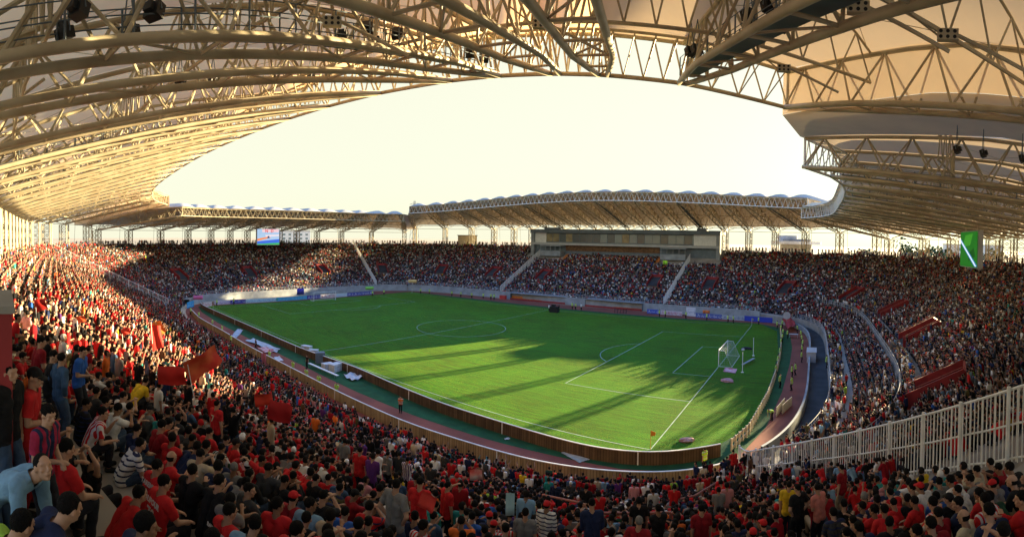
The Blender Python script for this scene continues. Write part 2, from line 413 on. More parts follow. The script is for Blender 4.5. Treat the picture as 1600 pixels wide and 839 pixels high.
for nm, (k0, k1) in SECT.items():
    main = nm in ('far', 'near'); DI = DIN[nm]; ZC = ZCS[nm]
    ks = nodes(k0, k1, 21) if main else nodes(k0+(66 if nm == 'right' else 20), k1-20, 13)
    if nm == 'near': ks = nodes(k0, 3034, 18)+[3062, 3093, 3117, 3158, k1]
    kmid = ks[len(ks)//2]
    root = empty('stadium_roof', (*at(kmid, DC)[:2], ZTOP)); tag(root, LAB_RF[nm], 'stadium roof')
    Z = [z_in(nm, at(k, DI)[0]) for k in ks]
    ROOF[nm] = (ks, Z, root)
    for j, (k, zi) in enumerate(zip(ks, Z)):
        T3 = np.array([*TAN[k], 0.0])
        hw = lambda d: .25+.65*min(max((d-DI)/6.0, 0), 1)*(1-.35*max(0, (d-24)/12))
        ds = np.linspace(DI, DC, 10)
        bot = {s: [at(k, d, zb(zi, d))+T3*s*hw(d) for d in ds] for s in (-1, 1)}
        dt = np.concatenate([np.linspace(DI, DC, 10), [DE]])
        top = [at(k, d, ztop(zi, d)) for d in dt]
        b = MB(); b.path(top, .13, 8)
        # seam of the membrane clamped along the top chord
        t = b.build('roof_truss', M['steel']); adopt(t, root)
        for s in (-1, 1):
            c = MB(); c.path(bot[s], .16, 10); o = c.build('bottom_chord', M['steel'], t, smooth=True)
        w = MB()
        dm = (ds[:-1]+ds[1:])/2
        tm = [at(k, d, ztop(zi, d)) for d in dm]
        for q in range(9):
            for s in (-1, 1):
                w.tube(bot[s][q], tm[q], .066, 6); w.tube(bot[s][q+1], tm[q], .066, 6)
            w.tube(bot[-1][q+1], bot[1][q+1], .07, 5)
            if q % 2 == 0: w.tube(bot[-1][q], bot[1][q+1], .05, 5)
        w.tube(top[-1], at(k, DC, ZC), .09, 6)
        w.build('web', M['steel'], t)
        # a catwalk with handrails on every third truss
        if j in CATW[nm]:
            c = MB(); e1 = np.linspace(DI+1, DC-3, 14)
            for q in range(13):
                A0, A1 = at(k, e1[q], zb(zi, e1[q])+.28), at(k, e1[q+1], zb(zi, e1[q+1])+.28)
                wv = T3*.42
                V = [A0-wv, A0+wv, A1+wv, A1-wv]; V += [p-np.array([0, 0, .05]) for p in V]
                c.add(V, [(0,1,2,3),(7,6,5,4),(0,4,5,1),(1,5,6,2),(2,6,7,3),(3,7,4,0)])
                for s in (-1, 1):
                    c.tube(A0+wv*s, A0+wv*s+np.array([0, 0, 1.0]), .035, 4)
                    for z in (.5, 1.0): c.tube(A0+wv*s+np.array([0, 0, z]), A1+wv*s+np.array([0, 0, z]), .022, 4)
            adopt(c.build('catwalk', M['grey']), root)
        if np.hypot(*(at(k, DC)[:2]-CAM[:2])) < 7: continue
        # lattice column under the truss, with a fan of struts at its head
        c = MB(); zt = ZC-.15
        legs = [(d, s) for d in (DC-1.15, DC+1.15) for s in (-.75, .75)]
        P = {}
        for d, s in legs:
            for zz in (ZTOP-.02, zt): P[d, s, zz] = at(k, d, zz)+T3*s
            c.tube(P[d, s, ZTOP-.02], P[d, s, zt], .15 if d < DC else .12, 8)
        lv = np.linspace(ZTOP+.3, zt-.1, 4)
        for a, e in ((legs[0], legs[1]), (legs[2], legs[3]), (legs[0], legs[2]), (legs[1], legs[3])):
            pa = lambda z, q: at(k, q[0], z)+T3*q[1]
            for q in range(3):
                c.tube(pa(lv[q], a), pa(lv[q+1], e), .05, 4); c.tube(pa(lv[q], e), pa(lv[q+1], a), .05, 4)
            for z in lv: c.tube(pa(z, a), pa(z, e), .06, 4)
        hd = at(k, DC, ZC-.05)
        for dd, ss in ((-6, -3.0), (-6, 3.0), (3, -3.0), (3, 3.0), (-5, 0)):
            c.tube(hd, at(k, DC+dd, ztop(zi, DC+dd)-.2)+T3*ss, .08, 5)
        adopt(c.build('column', M['steel']), root)
        b2 = MB(); pk = at(k, DC, ZTOP+.25); b2.box(pk, (2.0, 2.9, .55), math.atan2(TAN[k][1], TAN[k][0]))
        adopt(b2.build('column_plinth', M['concrete']), root)
        # inclined tie rods behind the column
        c = MB(); c.tube(at(k, DE-.4, ztop(zi, DE-.4)), at(k, DE+1.2, -.04), .05, 4)
        adopt(c.build('tie_rod', M['steel']), root)
    # membrane bay by bay, with vault arches and cross ties
    for j in range(len(ks)-1):
        ka, kb = ks[j], ks[j+1]
        if kb < ka: kb += NB
        nd, nw = 12, 12
        V = []
        dl = np.concatenate([[DI-.5, DI+.1, DI+.9, DI+2.2], np.linspace(DI+4, DE, nd-3)])
        for d in dl:
            pa = at(ka, d, ztop(Z[j], max(d, DI))+.2); pb = at(kb, d, ztop(Z[j+1], max(d, DI))+.2)
            rise = np.interp(d, np.where(np.array(RX) < 12, np.array(RX)-8+DI, RX), RY)
            for q in range(nw+1):
                w = q/nw; p = pa*(1-w)+pb*w
                p = p+np.array([0, 0, rise*math.sin(math.pi*w)**.85]); V.append(p)
        F = [(r*(nw+1)+q, r*(nw+1)+q+1, (r+1)*(nw+1)+q+1, (r+1)*(nw+1)+q) for r in range(nd) for q in range(nw)]
        b = MB(); b.add(V, F); adopt(b.build('membrane_panel', M[{'near': 'membrane_lit' if j < len(ks)-3 else 'membrane_mid', 'right': 'membrane_mid'}.get(nm, 'membrane')], smooth=True), root)
    # circumferential trusses carrying the vault: straight lower tube, arch and zigzag
    for ri, d in enumerate((15.0, 24.0, 32.0)):
        b = MB()
        for j in range(len(ks)-1):
            ka, kb = ks[j], ks[j+1]
            za, zb_ = ztop(Z[j], d), ztop(Z[j+1], d)
            A, B = at(ka, d, za-1.5), at(kb, d, zb_-1.5)
            b.tube(A, B, .085, 6)
            rise = np.interp(d, np.where(np.array(RX) < 12, np.array(RX)-8+DI, RX), RY)
            arch = []
            for q in range(9):
                w = q/8; p = at(ka, d, za)*(1-w)+at(kb, d, zb_)*w; p[2] += rise*math.sin(math.pi*w)**.85+.06; arch.append(p)
            b.path(arch, .07, 6)
            lo = [A*(1-w)+B*w for w in (0, .25, .5, .75, 1)]
            for q in range(4):
                b.tube(lo[q], arch[2*q+1], .05, 5); b.tube(lo[q+1], arch[2*q+1], .05, 5)
            # diagonal tie cables to the next ring
            d2 = (15.0, 24.0, 32.0, 36.0)[ri+1]
            b.tube(at(ka, d, za-.2), at(kb, d2, ztop(Z[j+1], d2)-.2), .018, 3); b.tube(at(kb, d, zb_-.2), at(ka, d2, ztop(Z[j], d2)-.2), .018, 3)
        adopt(b.build('ring_truss', M['steel']), root)
    b = MB()
    for j in range(len(ks)-1):
        za, zc = Z[j], Z[j+1]; ka, kb = ks[j], ks[j+1]
        A, B = at(ka, DI, za), at(kb, DI, zc); A2, B2 = at(ka, DI, za+2.3), at(kb, DI, zc+2.3)
        A3, B3 = at(ka, DI+1.3, zb(za, DI+1.3)+2.3), at(kb, DI+1.3, zb(zc, DI+1.3)+2.3)
        b.tube(A, B, .13, 8); b.tube(A2, B2, .11, 6); b.tube(A3, B3, .08, 6)
        n = 4
        for q in range(n):
            w0, wm, w1 = q/n, (q+.5)/n, (q+1)/n
            m = A2*(1-wm)+B2*wm; m3 = A3*(1-wm)+B3*wm; p0 = A*(1-w0)+B*w0; p1 = A*(1-w1)+B*w1
            b.tube(p0, m, .055, 5); b.tube(p1, m, .055, 5); b.tube(p0, m3, .045, 4); b.tube(m, m3, .045, 4)
    b.tube(at(ks[0], DI, Z[0]), at(ks[0], DI, Z[0]+2.3), .11, 6); b.tube(at(ks[-1], DI, Z[-1]), at(ks[-1], DI, Z[-1]+2.3), .11, 6)
    adopt(b.build('edge_truss', M['steel' if nm in ('near', 'left') else 'white']), root)  # far and right trusses whitened: sky light put into their colour
    # eave tube joining the column heads at the back
    b = MB()
    for j in range(len(ks)-1):
        b.tube(at(ks[j], DC, ZC), at(ks[j+1], DC, ZC), .07, 5); b.tube(at(ks[j], DE, ztop(Z[j], DE)), at(ks[j+1], DE, ztop(Z[j+1], DE)), .09, 5)
    adopt(b.build('eave_tube', M['steel']), root)
# membrane cheeks closing the steps between the high and the low sections, and the bridging strip below them
for nm in ('far', 'near'):
    ks, Z, root = ROOF[nm]
    for e, oth, eo in ((0, {'far': 'right', 'near': 'left'}[nm], -1), (-1, {'far': 'left', 'near': 'right'}[nm], 0)):
        k, zi = ks[e], Z[e]; ko, zo = ROOF[oth][0][eo], ROOF[oth][1][eo]; V = []; B_ = []; n = 12
        for f in np.linspace(0, 1, n+1):
            d = DIN[nm]-.5+(42.5-DIN[nm])*f; do_ = DIN[oth]-.5+(42.5-DIN[oth])*f
            DI = DIN[nm]; ZC = ZCS[nm]; hi = ztop(zi, max(d, DI))+.2; DI = DIN[oth]; ZC = ZCS[oth]; lo = min(ztop(zo, max(d, DI))+.2, hi-.03)
            V += [at(k, d, hi), at(k, d, lo)]; B_ += [at(k, d, lo-.01), at(ko, do_, ztop(zo, max(do_, DI))+.2)]
        b = MB(); b.add(V, [(2*q, 2*q+1, 2*q+3, 2*q+2) for q in range(n)])
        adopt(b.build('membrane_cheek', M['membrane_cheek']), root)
        b = MB(); b.add(B_, [(2*q, 2*q+1, 2*q+3, 2*q+2) for q in range(n)])
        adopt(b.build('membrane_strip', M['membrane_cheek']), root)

# ------------------------------------------------------------------ press box on the far stand
M['brown_wall'] = node_mat('brown_panel', (.20, .10, .045), .7, noise=.5, scale=1.5)
pb = empty('press_box', (54.5, 112.5, 12.5)); tag(pb, 'long grey glazed press box across the top of the far stand', 'press box')
def pbox(name, x0, x1, y0, y1, z0, z1, mat, parent=pb):
    b = MB(); b.box(((x0+x1)/2-54.5, (y0+y1)/2-112.5, (z0+z1)/2-12.5), (x1-x0, y1-y0, z1-z0)); return b.build(name, mat, parent)
PY = 108.6
pbox('body', 20.4, 88.6, PY+1.2, 117, 12.2, 20.9, M['grey'])
pbox('roof_slab', 19.8, 89.3, PY-.6, 117.4, 20.9, 22.2, M['grey'])
pbox('roof_unit', 24, 30, 111, 115, 22.2, 22.9, M['grey'])
pbox('roof_unit', 81, 84, 111, 115, 22.2, 23.0, M['grey'])
pbox('floor_slab', 20.0, 89.0, PY-.3, 116.8, 16.6, 17.4, M['lightgrey'])
pbox('side_pier', 19.9, 21.2, PY-.2, 116.9, 12.2, 20.89, M['concrete_wall'])
pbox('side_pier', 88.0, 89.2, PY-.2, 116.9, 12.2, 20.89, M['concrete_wall'])
pbox('white_panel', 21.2, 26.0, PY+.6, PY+1.3, 17.42, 20.88, M['white'])
pbox('white_panel', 80.5, 88.0, PY+.6, PY+1.3, 17.42, 20.88, M['white'])
M['gold_pane'] = node_mat('amber_glass', (.30, .24, .12), .15, spec=.6, noise=.5, scale=.4)
M['dark_pane'] = node_mat('dark_glass', (.06, .08, .085), .12, spec=.6)
x = 26.0; wi = 0
while x < 80.4:
    wv = 2.7; f = pbox('window', x, min(x+wv, 80.5), PY+.75, PY+.95, 17.45, 20.85, M['grey'])
    g = M[('gold_pane', 'dark_pane', 'gold_pane', 'blue_pane', 'dark_pane')[(wi*7+wi//3) % 5]] if wi < 13 else M[('blue_pane', 'dark_pane', 'blue_pane')[wi % 3]]
    pbox('pane', x+.1, min(x+wv, 80.5)-.1, PY+.70, PY+.90, 17.75, 20.6, g, f); f2 = bpy.data.objects[-1] if False else None
    x += wv; wi += 1
pbox('lower_back_wall', 34, 69, PY+1.0, PY+1.19, 14.6, 16.6, M['brown_wall'])
for x0 in (25.5, 70.5):
    b = MB(); bx = lambda c, s_: b.box((c[0]-54.5, c[1]-112.5, c[2]-12.5), s_)
    bx((x0+4, PY-.9, 13.6), (8.4, 3.0, 1.8)); bx((x0+4, PY-.9, 16.35), (8.4, 3.0, .35))
    for q in range(5): bx((x0+q*2, PY-2.2, 15.3), (.14, .14, 1.7))
    b.build('vip_booth', M['concrete_wall'], pb)
for r_ in range(4):
    b = MB(); d = 26.4+r_*.8
    for xx in np.arange(35, 70, .55):
        b.box((xx-54.5, 34+45.5+d+.45-112.5, stand_z(d)+.28-12.5), (.42, .4, .3)); b.box((xx-54.5, 34+45.5+d+.65-112.5, stand_z(d)+.55-12.5), (.42, .06, .4))
    b.build('seat_row', M['orange'], pb)

# ------------------------------------------------------------------ fences round the pitch
def fence(name, pts, h, mat, lab, th=.07, cap=True, posts=None, z0=0.0, capmat='white', cat='fence'):
    P = np.asarray(pts, float)
    Ls = np.concatenate([[0], np.cumsum(np.linalg.norm(np.diff(P[:, :2], axis=0), axis=1))])
    n = max(2, int(Ls[-1]/1.2)); s = np.linspace(0, Ls[-1], n)
    # smooth through the measured points
    Q = np.stack([np.interp(s, Ls, P[:, c]) for c in (0, 1)], 1)
    for _ in range(6): Q[1:-1] = (Q[:-2]+2*Q[1:-1]+Q[2:])/4
    b = MB(); b.wall(Q, z0, z0+h, th); o = b.build(name, mat)
    a = o.data.attributes.new('run', 'FLOAT', 'POINT'); a.data.foreach_set('value', np.repeat(s, 4).astype(np.float32))
    tag(o, lab, cat)
    if cap:
        b = MB(); b.wall(np.column_stack([Q, np.zeros(n)]), z0+h, z0+h+.06, th+.06); b.build('cap_rail', M[capmat], o)
    if posts:
        for q in range(0, n, posts):
            b = MB(); b.box((Q[q, 0], Q[q, 1], z0+h/2), (.1, .1, h+.02), math.atan2(*(Q[min(q+1, n-1)]-Q[max(q-1, 0)])[::-1])); b.build('post', M[capmat], o)
    return o, Q
uv = lambda L_, z=0.0: [ground(a, c, z)[:2] for a, c in L_]
HI, HO = 1.1, 1.1
inner, innerQ = fence('plank_fence', [(-2.4, -2.7)]+uv([(317,477),(397,512),(475,546),(555,573),(620,602),(687,629),(782,659),(856,681),(924,699),(991,707),(1043,708),(1126,694)], HI), HI, M['wood_dark'],
      'dark brown plank fence with pale top edge right beside the near touchline', posts=11)
outer, outerQ = fence('plank_fence', uv([(298,483),(312,497),(347,516),(387,540),(460,577),(530,613),(634,660),(734,692),(834,720),(934,735),(1034,739),(1110,732),(1146,720)], HO), HO, M['wood_pale'],
      'tan plank fence with white top rail along the front of the near crowd', posts=9)
# cream picket barrier on the right of the pitch
P = np.array(uv([(1143,705),(1170,680),(1200,625),(1212,590),(1219,560),(1221,535),(1219,517)]))
Ls = np.concatenate([[0], np.cumsum(np.linalg.norm(np.diff(P, axis=0), axis=1))]); s = np.arange(0, Ls[-1], .85)
Q = np.stack([np.interp(s, Ls, P[:, c]) for c in (0, 1)], 1)
M['cream'] = node_mat('cream_boards', (.68, .58, .40), .7, noise=.2)
pk = MB(); pk.wall(Q, .72, 1.08, .05); pk.wall(Q, .1, .42, .05)
o = pk.build('picket_barrier', M['cream']); tag(o, 'cream boarded barrier on posts between the right goal and the red track', 'barrier')
for q in Q: pk = MB(); pk.box((q[0], q[1], .57), (.16, .16, 1.14)); pk.build('upright', M['cream'], o)

# low wall at the outer edge of the track on the far, left and right sides
def low_wall(name, k0, k1, d, h, lab, rails=True, mat='concrete_wall'):
    idx = [k % NB for k in range(k0, k1, 8)]; P = [at(k, d)[:2] for k in idx]
    b = MB(); b.wall(P, 0, h, .25); o = b.build(name, M[mat]); tag(o, lab, 'wall')
    if rails:
        r = MB()
        for q in range(len(P)-1):
            r.tube((*P[q], h), (*P[q], h+.9), .035, 4)
            for z in (.45, .9): r.tube((*P[q], h+z), (*P[q+1], h+z), .03, 4)
        r.build('handrail', M['lightgrey'], o)
    return o
kR0, kR1 = nearest(113.8, 1.5)[1], nearest(114, 70)[1]
low_wall('track_wall', kR0-NB if kR0 > kR1 else kR0, kR1, -.1, 1.05, 'curved grey concrete wall at the outer edge of the red track, right end', rails=False)
low_wall('stand_front_wall', K_NE+90, K_NW, 1.0, 2.1, 'grey concrete front wall with handrail below the far stand')
low_wall('stand_front_wall', K_NW, K_SW-10, 1.0, 2.1, 'grey concrete front wall with handrail below the left end stand')
# the moat floor on the right lies between the two walls
b = MB(); ids = [k % NB for k in range(kR0-NB if kR0 > kR1 else kR0, kR1, 8)]
V = []
for k in ids: V += [at(k, .05, .02), at(k, 2.58, .02)]
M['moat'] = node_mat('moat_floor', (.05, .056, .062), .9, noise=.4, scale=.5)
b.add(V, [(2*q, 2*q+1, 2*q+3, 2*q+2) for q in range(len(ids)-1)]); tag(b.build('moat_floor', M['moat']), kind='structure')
r = MB()
for q in range(len(ids)-1):
    A, B = at(ids[q], 2.75, 1.4), at(ids[q+1], 2.75, 1.4)
    r.tube(A, A+np.array([0, 0, 1.05]), .035, 5)
    for z in (.35, .7, 1.05): r.tube(A+np.array([0, 0, z]), B+np.array([0, 0, z]), .03, 4)
tag(r.build('moat_railing', M['lightgrey']), 'pale grey tube railing on the walkway edge above the moat', 'railing')

# white bar fences that divide the stands
def bar_fence(k, d0, d1, h, lab, bar=.022, gap=.16, post=2.4, mat='white', kk=None, foot=0.0):
    """radial fence stepping with the rake; kk: ring index at d1 if not radial"""
    kk = k if kk is None else kk
    n = max(2, int(abs(d1-d0)/post)+1); root = None; dd = np.linspace(d0, d1, n)
    pt = lambda d, z: np.append((BASE[int(round(k+(kk-k)*(d-d0)/(d1-d0))) % NB]+NRM[int(round(k+(kk-k)*(d-d0)/(d1-d0))) % NB]*d), stand_z(d)+z)
    rl = MB()
    for z in (foot+.15, h*.52, h): rl.path([pt(d, z) for d in np.linspace(d0, d1, 40)], .04 if z < h else .055, 6)
    rl_o = rl.build('bar_fence', M[mat]); tag(rl_o, lab, 'fence')
    bs = MB(); Lf = abs(d1-d0)*1.1; m = int(Lf/gap)
    for q in range(m+1):
        d = d0+(d1-d0)*q/m; bs.tube(pt(d, foot+.02), pt(d, h), bar, 4)
    bs.build('bars', M[mat], rl_o)
    for d in dd:
        ps = MB(); ps.tube(pt(d, -.3), pt(d, h+.12), .075, 8); ps.build('post', M[mat], rl_o)
    return rl_o
bar_fence(nearest(114.4, -5.0)[1], 2.0, 31.0, 2.42, 'tall white bar fence running down the rake at the lower right', kk=nearest(126.6, -30.5)[1], gap=.17)
bar_fence(nearest(3.4, -14.8)[1], 4.0, 33.0, 2.2, 'white bar fence down the sunlit rake at the upper left', gap=.3)
bar_fence(nearest(-24.3, 68.0)[1], 4.0, 34.0, 2.2, 'pale bar fence down the far left corner, right of the left screen', gap=.28, bar=.045, mat='white')
bar_fence(nearest(25.0, 84.4)[1], 4.0, 28.5, 2.2, 'pale bar fence ending at the left end of the press box', gap=.28, bar=.045, mat='white')
bar_fence(nearest(79.2, 86.0)[1], 4.0, 28.5, 2.2, 'pale bar fence ending at the right end of the press box', gap=.28, bar=.045, mat='white')

# red walled stair openings half way up the rake
M['rail_red'] = node_mat('rust_red_rail', (.36, .12, .09), .6, noise=.3)
VOMS = []
def stair_opening(k, d0, d1, w, lab):
    e = empty('stair_opening', (*at(k, d0)[:2], stand_z(d0))); tag(e, lab, 'stair opening', 'red walled stair openings in the rake')
    T = np.array([*TAN[k], 0.0]); ang = math.atan2(NRM[k][1], NRM[k][0])
    for s in (-1, 1):
        b = MB(); V = []
        for d, zlo in ((d0, -.3), (d1, -.3)):
            for zz in (zlo, 1.3):
                for t in (-.1, .1): V.append(at(k, d, stand_z(d)+zz)+T*(s*w/2+t))
        b.add(V, [(0,1,3,2),(4,6,7,5),(0,2,6,4),(1,5,7,3),(2,3,7,6),(0,4,5,1)])
        o = adopt(b.build('side_wall', M['red']), e)
        c = MB(); A, B = at(k, d0, stand_z(d0)+1.5)+T*s*w/2, at(k, d1, stand_z(d1)+1.5)+T*s*w/2
        c.tube(A, B, .03, 6)
        for f in (0, .33, .66, 1): c.tube(A*(1-f)+B*f-np.array([0, 0, .22]), A*(1-f)+B*f, .03, 4)
        c.build('handrail', M['rail_red'], o)
    b = MB(); b.box(at(k, d1+.1, stand_z(d1)+.1), (.2, w+.2, 2.1), ang); adopt(b.build('end_wall', M['red']), e)
    b = MB(); b.box(at(k, d1-.25, stand_z(d1)-.45), (.4, w-.25, 1.5), ang); adopt(b.build('doorway', M['dark']), e)  # dark block stands in for the unlit passage
    b = MB(); V = []
    for d in (d0, d1-.1):
        for t in (-w/2+.12, w/2-.12): V.append(at(k, d, stand_z(d)+.45)+T*t)
    b.add(V, [(0, 1, 3, 2)]); adopt(b.build('dark_stair_sheet', M['moat']), e)  # flat dark sheet over the pale steps, painting the well as shaded
    VOMS.append((k, d0, d1, w))
vl = [((-24.0, -2.0), 'red stair opening in the left end stand nearest the white bar fence'),
      ((-28.3, 22.4), 'red stair opening in the left end stand below the left screen'),
      ((-28.2, 50.9), 'red stair opening in the left end stand right of the left screen'),
      ((-24.7, 74.8), 'red stair opening just right of the far corner fence'),
      ((-6.8, 89.1), 'red stair opening in the far corner left of the press box, farther left of two'),
      ((14.0, 93.1), 'red stair opening just left of the fence at the press box left end'),
      ((34.4, 94.6), 'red stair opening below the left part of the press box'),
      ((72.8, 95.3), 'red stair opening below the right part of the press box'),
      ((89.5, 94.4), 'red stair opening just right of the fence at the press box right end'),
      ((111.0, 88.2), 'red stair opening in the far right corner above the blue board'),
      ((126.2, 74.0), 'red stair opening at the top end of the right curved walkway'),
      ((133.0, 49.0), 'red stair opening in the right stand, farthest of those along the walkway')]
for (x, y), lab in vl: stair_opening(nearest(x, y)[1], 12.6, 17.6, 3.4, lab)
stair_opening(nearest(131.1, 25.0)[1], 12.4, 17.4, 3.6, 'long red stair opening in the right stand behind the walkway, below the right screen')
stair_opening(nearest(127.5, 2.6)[1], 10.8, 16.2, 3.6, 'long red stair opening in the right stand nearest the tall white bar fence')
# curved mid walkway of the right stand and its front rail
b = MB(); ids = [k % NB for k in range(K_SE-20-NB if K_SE > K_NE else K_SE-20, K_NE, 8)]; V = []
for k in ids:
    z = stand_z(11.0)+.03
    for d, zz in ((10.25, stand_z(9.8)), (10.25, z), (12.2, z)): V.append(at(k, d, zz))
b.add(V, [(3*q+c, 3*q+c+1, 3*q+c+4, 3*q+c+3) for q in range(len(ids)-1) for c in (0, 1)])
tag(b.build('walkway', M['concrete']), kind='structure')
r = MB()
for q in range(0, len(ids)-1):
    A, B = at(ids[q], 10.3, stand_z(11)), at(ids[q+1], 10.3, stand_z(11))
    r.tube(A, A+np.array([0, 0, 1.0]), .04, 5)
    for z in (.5, 1.0): r.tube(A+np.array([0, 0, z]), B+np.array([0, 0, z]), .035, 4)
tag(r.build('walkway_railing', M['lightgrey']), 'pale tube railing along the curved mid walkway of the right stand', 'railing')
# crush rails with red bars among the near crowd at the bottom
def crush_rail(pts, lab, h=1.0):
    r = MB(); P = [at(k, d, stand_z(d)) for k, d in pts]
    for q in range(len(P)-1):
        A, B = P[q], P[q+1]; n = max(1, int(np.linalg.norm(B-A)/2))
        for z in (.5, h): r.tube(A+np.array([0, 0, z]), B+np.array([0, 0, z]), .045, 6)
        for j in range(n+1): r.tube(A*(1-j/n)+B*j/n-np.array([0, 0, .2]), A*(1-j/n)+B*j/n+np.array([0, 0, h]), .05, 6)
    tag(r.build('crush_rail', M['rail_red']), lab, 'railing')
def rail_px(L_, hh): 
    out = []
    for u, v in L_:
        q, d, k = on_stand(u, v, hh); out.append((k, d))
    return out
crush_rail(rail_px([(846, 773), (915, 787)], 1.0), 'reddish crush rail among the crowd at the bottom, left of centre')
crush_rail(rail_px([(935, 802), (1045, 801)], 1.0), 'reddish crush rail at the bottom centre, below the standing row')
crush_rail(rail_px([(1050, 783), (1085, 775), (1145, 738)], 1.0), 'reddish crush rail climbing towards the lower end of the white bar fence')
crush_rail(rail_px([(1072, 745), (1088, 747), (1140, 728)], 1.0), 'reddish crush rail in front of the tan plank fence corner')

# ------------------------------------------------------------------ advertising boards
def text_mesh(txt, size, name='lettering', bold=0.0, mat=None, parent=None, extr=.004):
    cu = bpy.data.curves.new(name, 'FONT'); cu.body = txt; cu.size = size; cu.align_x = 'CENTER'; cu.align_y = 'CENTER'; cu.extrude = extr; cu.offset = bold
    cu.resolution_u = 3
    o = bpy.data.objects.new(name, cu); COL.objects.link(o)
    dg = bpy.context.evaluated_depsgraph_get(); me = bpy.data.meshes.new_from_object(o.evaluated_get(dg))
    bpy.data.objects.remove(o); bpy.data.curves.remove(cu)
    n = bpy.data.objects.new(name, me); COL.objects.link(n); me.materials.clear(); me.materials.append(mat)
    if parent: n.parent = parent
    return n
def script_strokes(w, h, seed, mat, parent, y):
    """the flowing letter strokes of a painted banner"""
    rr = random.Random(seed); b = MB(); x = -w/2+.3
    while x < w/2-.4:
        L_ = rr.uniform(.5, 1.5); n = 7
        pts = [(x+L_*q/n, y, h*(.42+.16*math.sin(q*rr.uniform(.8, 1.6)+x))) for q in range(n+1)]
        b.path(pts, .045, 4)
        if rr.random() < .6: b.tube((x+L_*.5, y, h*.42), (x+L_*.5, y, h*.82), .045, 4)
        if rr.random() < .7: b.box((x+L_*.3, y, h*.76), (.1, .05, .09))
        if rr.random() < .4: b.box((x+L_*.7, y, h*.2), (.1, .05, .09))
        x += L_+rr.uniform(.12, .4)
    if b.n: b.build('lettering', mat, parent)
_mc = {}
def flat(col, rough=.6):
    key = tuple(col)
    if key not in _mc: _mc[key] = node_mat('painted_board', col, rough, noise=.12, scale=1.5)
    return _mc[key]
def board(A, B, h, col, lab, ink=None, seed=1, z=0.0, emblem=None, cat='advert board', name='advert_board'):
    A = np.asarray(A[:2], float); B = np.asarray(B[:2], float); m = (A+B)/2; w = np.linalg.norm(B-A)
    toward = CAM[:2]-m; ang = math.atan2(*(B-A)[::-1]); nrm = np.array([math.sin(ang), -math.cos(ang)])
    if nrm@toward < 0: ang += math.pi
    b = MB(); b.box((0, 0, h/2+.05), (w-.04, .06, h)); o = b.build(name, flat(col)); o.location = (m[0], m[1], z); o.rotation_euler = (0, 0, ang)
    tag(o, lab, cat)
    if ink: script_strokes(w, h, seed, flat(ink), o, -.045)
    if emblem:
        b = MB(); n = 20; b.add([(emblem[1]+.36*math.cos(2*math.pi*q/n), -.05, h/2+.05+.36*math.sin(2*math.pi*q/n)) for q in range(n)], [tuple(range(n))]); b.build('emblem', flat(emblem[0]), o)
    for x in np.linspace(-w/2+.2, w/2-.2, max(2, int(w/5))): b = MB(); b.tube((x, .04, .5), (x, .55, 0), .03, 4); b.build('stay', M['grey'], o)
    return o
def onX(u, X=-4.8):
    r = ray(u, 400); t = (X-CAM[0])/r[0]; return (CAM+r*t)[:2]
WB = (.70, .71, .74); BL = (.03, .09, .42); LB = (.16, .42, .62)
board(onX(335), onX(360), 1.1, (.55, .53, .66), 'white board with violet script at the left end of the goal line row', (.16, .08, .45), 3)
board(onX(360), onX(384), 1.1, (.05, .06, .34), 'dark blue board between the violet script board and the long pale blue one', (.5, .5, .6), 4)
board(onX(384), onX(432), 1.1, (.42, .62, .72), 'long pale blue board with script and a round green emblem at its right', (.08, .2, .5), 5, emblem=((.05, .4, .3), 5.0))
board(onX(432), onX(480), 1.1, (.07, .36, .62), 'long plain sky blue board left of the far goal', (.2, .5, .7), 6)
board(onX(480), onX(501), 1.1, (.07, .07, .34), 'navy board with white script directly left of the red script board', (.7, .7, .75), 7)
board(onX(501), onX(526), 1.1, (.66, .60, .62), 'white board with red script behind the far goal', (.55, .04, .06), 8)
board(onX(526), onX(543), 1.1, (.45, .56, .66), 'small pale blue board right of the far goal', None, 9)
board(onX(543), onX(584), 1.1, (.10, .11, .36), 'dark blue board with white script, last on the right of the far goal line', (.7, .72, .78), 10)
board(ground(292, 482.5), ground(303, 479.5), 1.6, (.04, .32, .62), 'bright blue banner board at the far left corner of the red track', (.3, .6, .8), 11)
board(ground(318, 480), ground(331, 478.5), 1.2, (.66, .55, .58), 'white and red board at the corner where the brown plank fence starts', (.5, .03, .05), 12)
gl = lambda u, v: ground(u, v)[:2]
board(gl(1011, 489.8), gl(1032, 491.4), 1.1, (.06, .11, .50), 'royal blue board at the left end of the far right row', (.6, .6, .7), 13)
board(gl(1032, 491.4), gl(1066, 494), 1.1, (.58, .52, .60), 'white and pink board second from left in the far right row', (.5, .05, .12), 14)
board(gl(1072, 493.6), gl(1087, 495), 2.2, (.60, .63, .70), 'tall white board standing above the far right row', (.2, .25, .5), 15)
board(gl(1087, 496), gl(1128, 499), 1.1, (.10, .15, .42), 'blue and white board in the middle of the far right row', (.66, .66, .72), 16)
board(gl(1128, 499), gl(1163, 501.5), 1.1, (.36, .42, .50), 'grey blue board right of the middle of the far right row', (.1, .12, .3), 17)
board(gl(1163, 501.5), gl(1207, 505), 1.2, (.03, .06, .46), 'deep blue board at the right end of the far right row', None, 18)

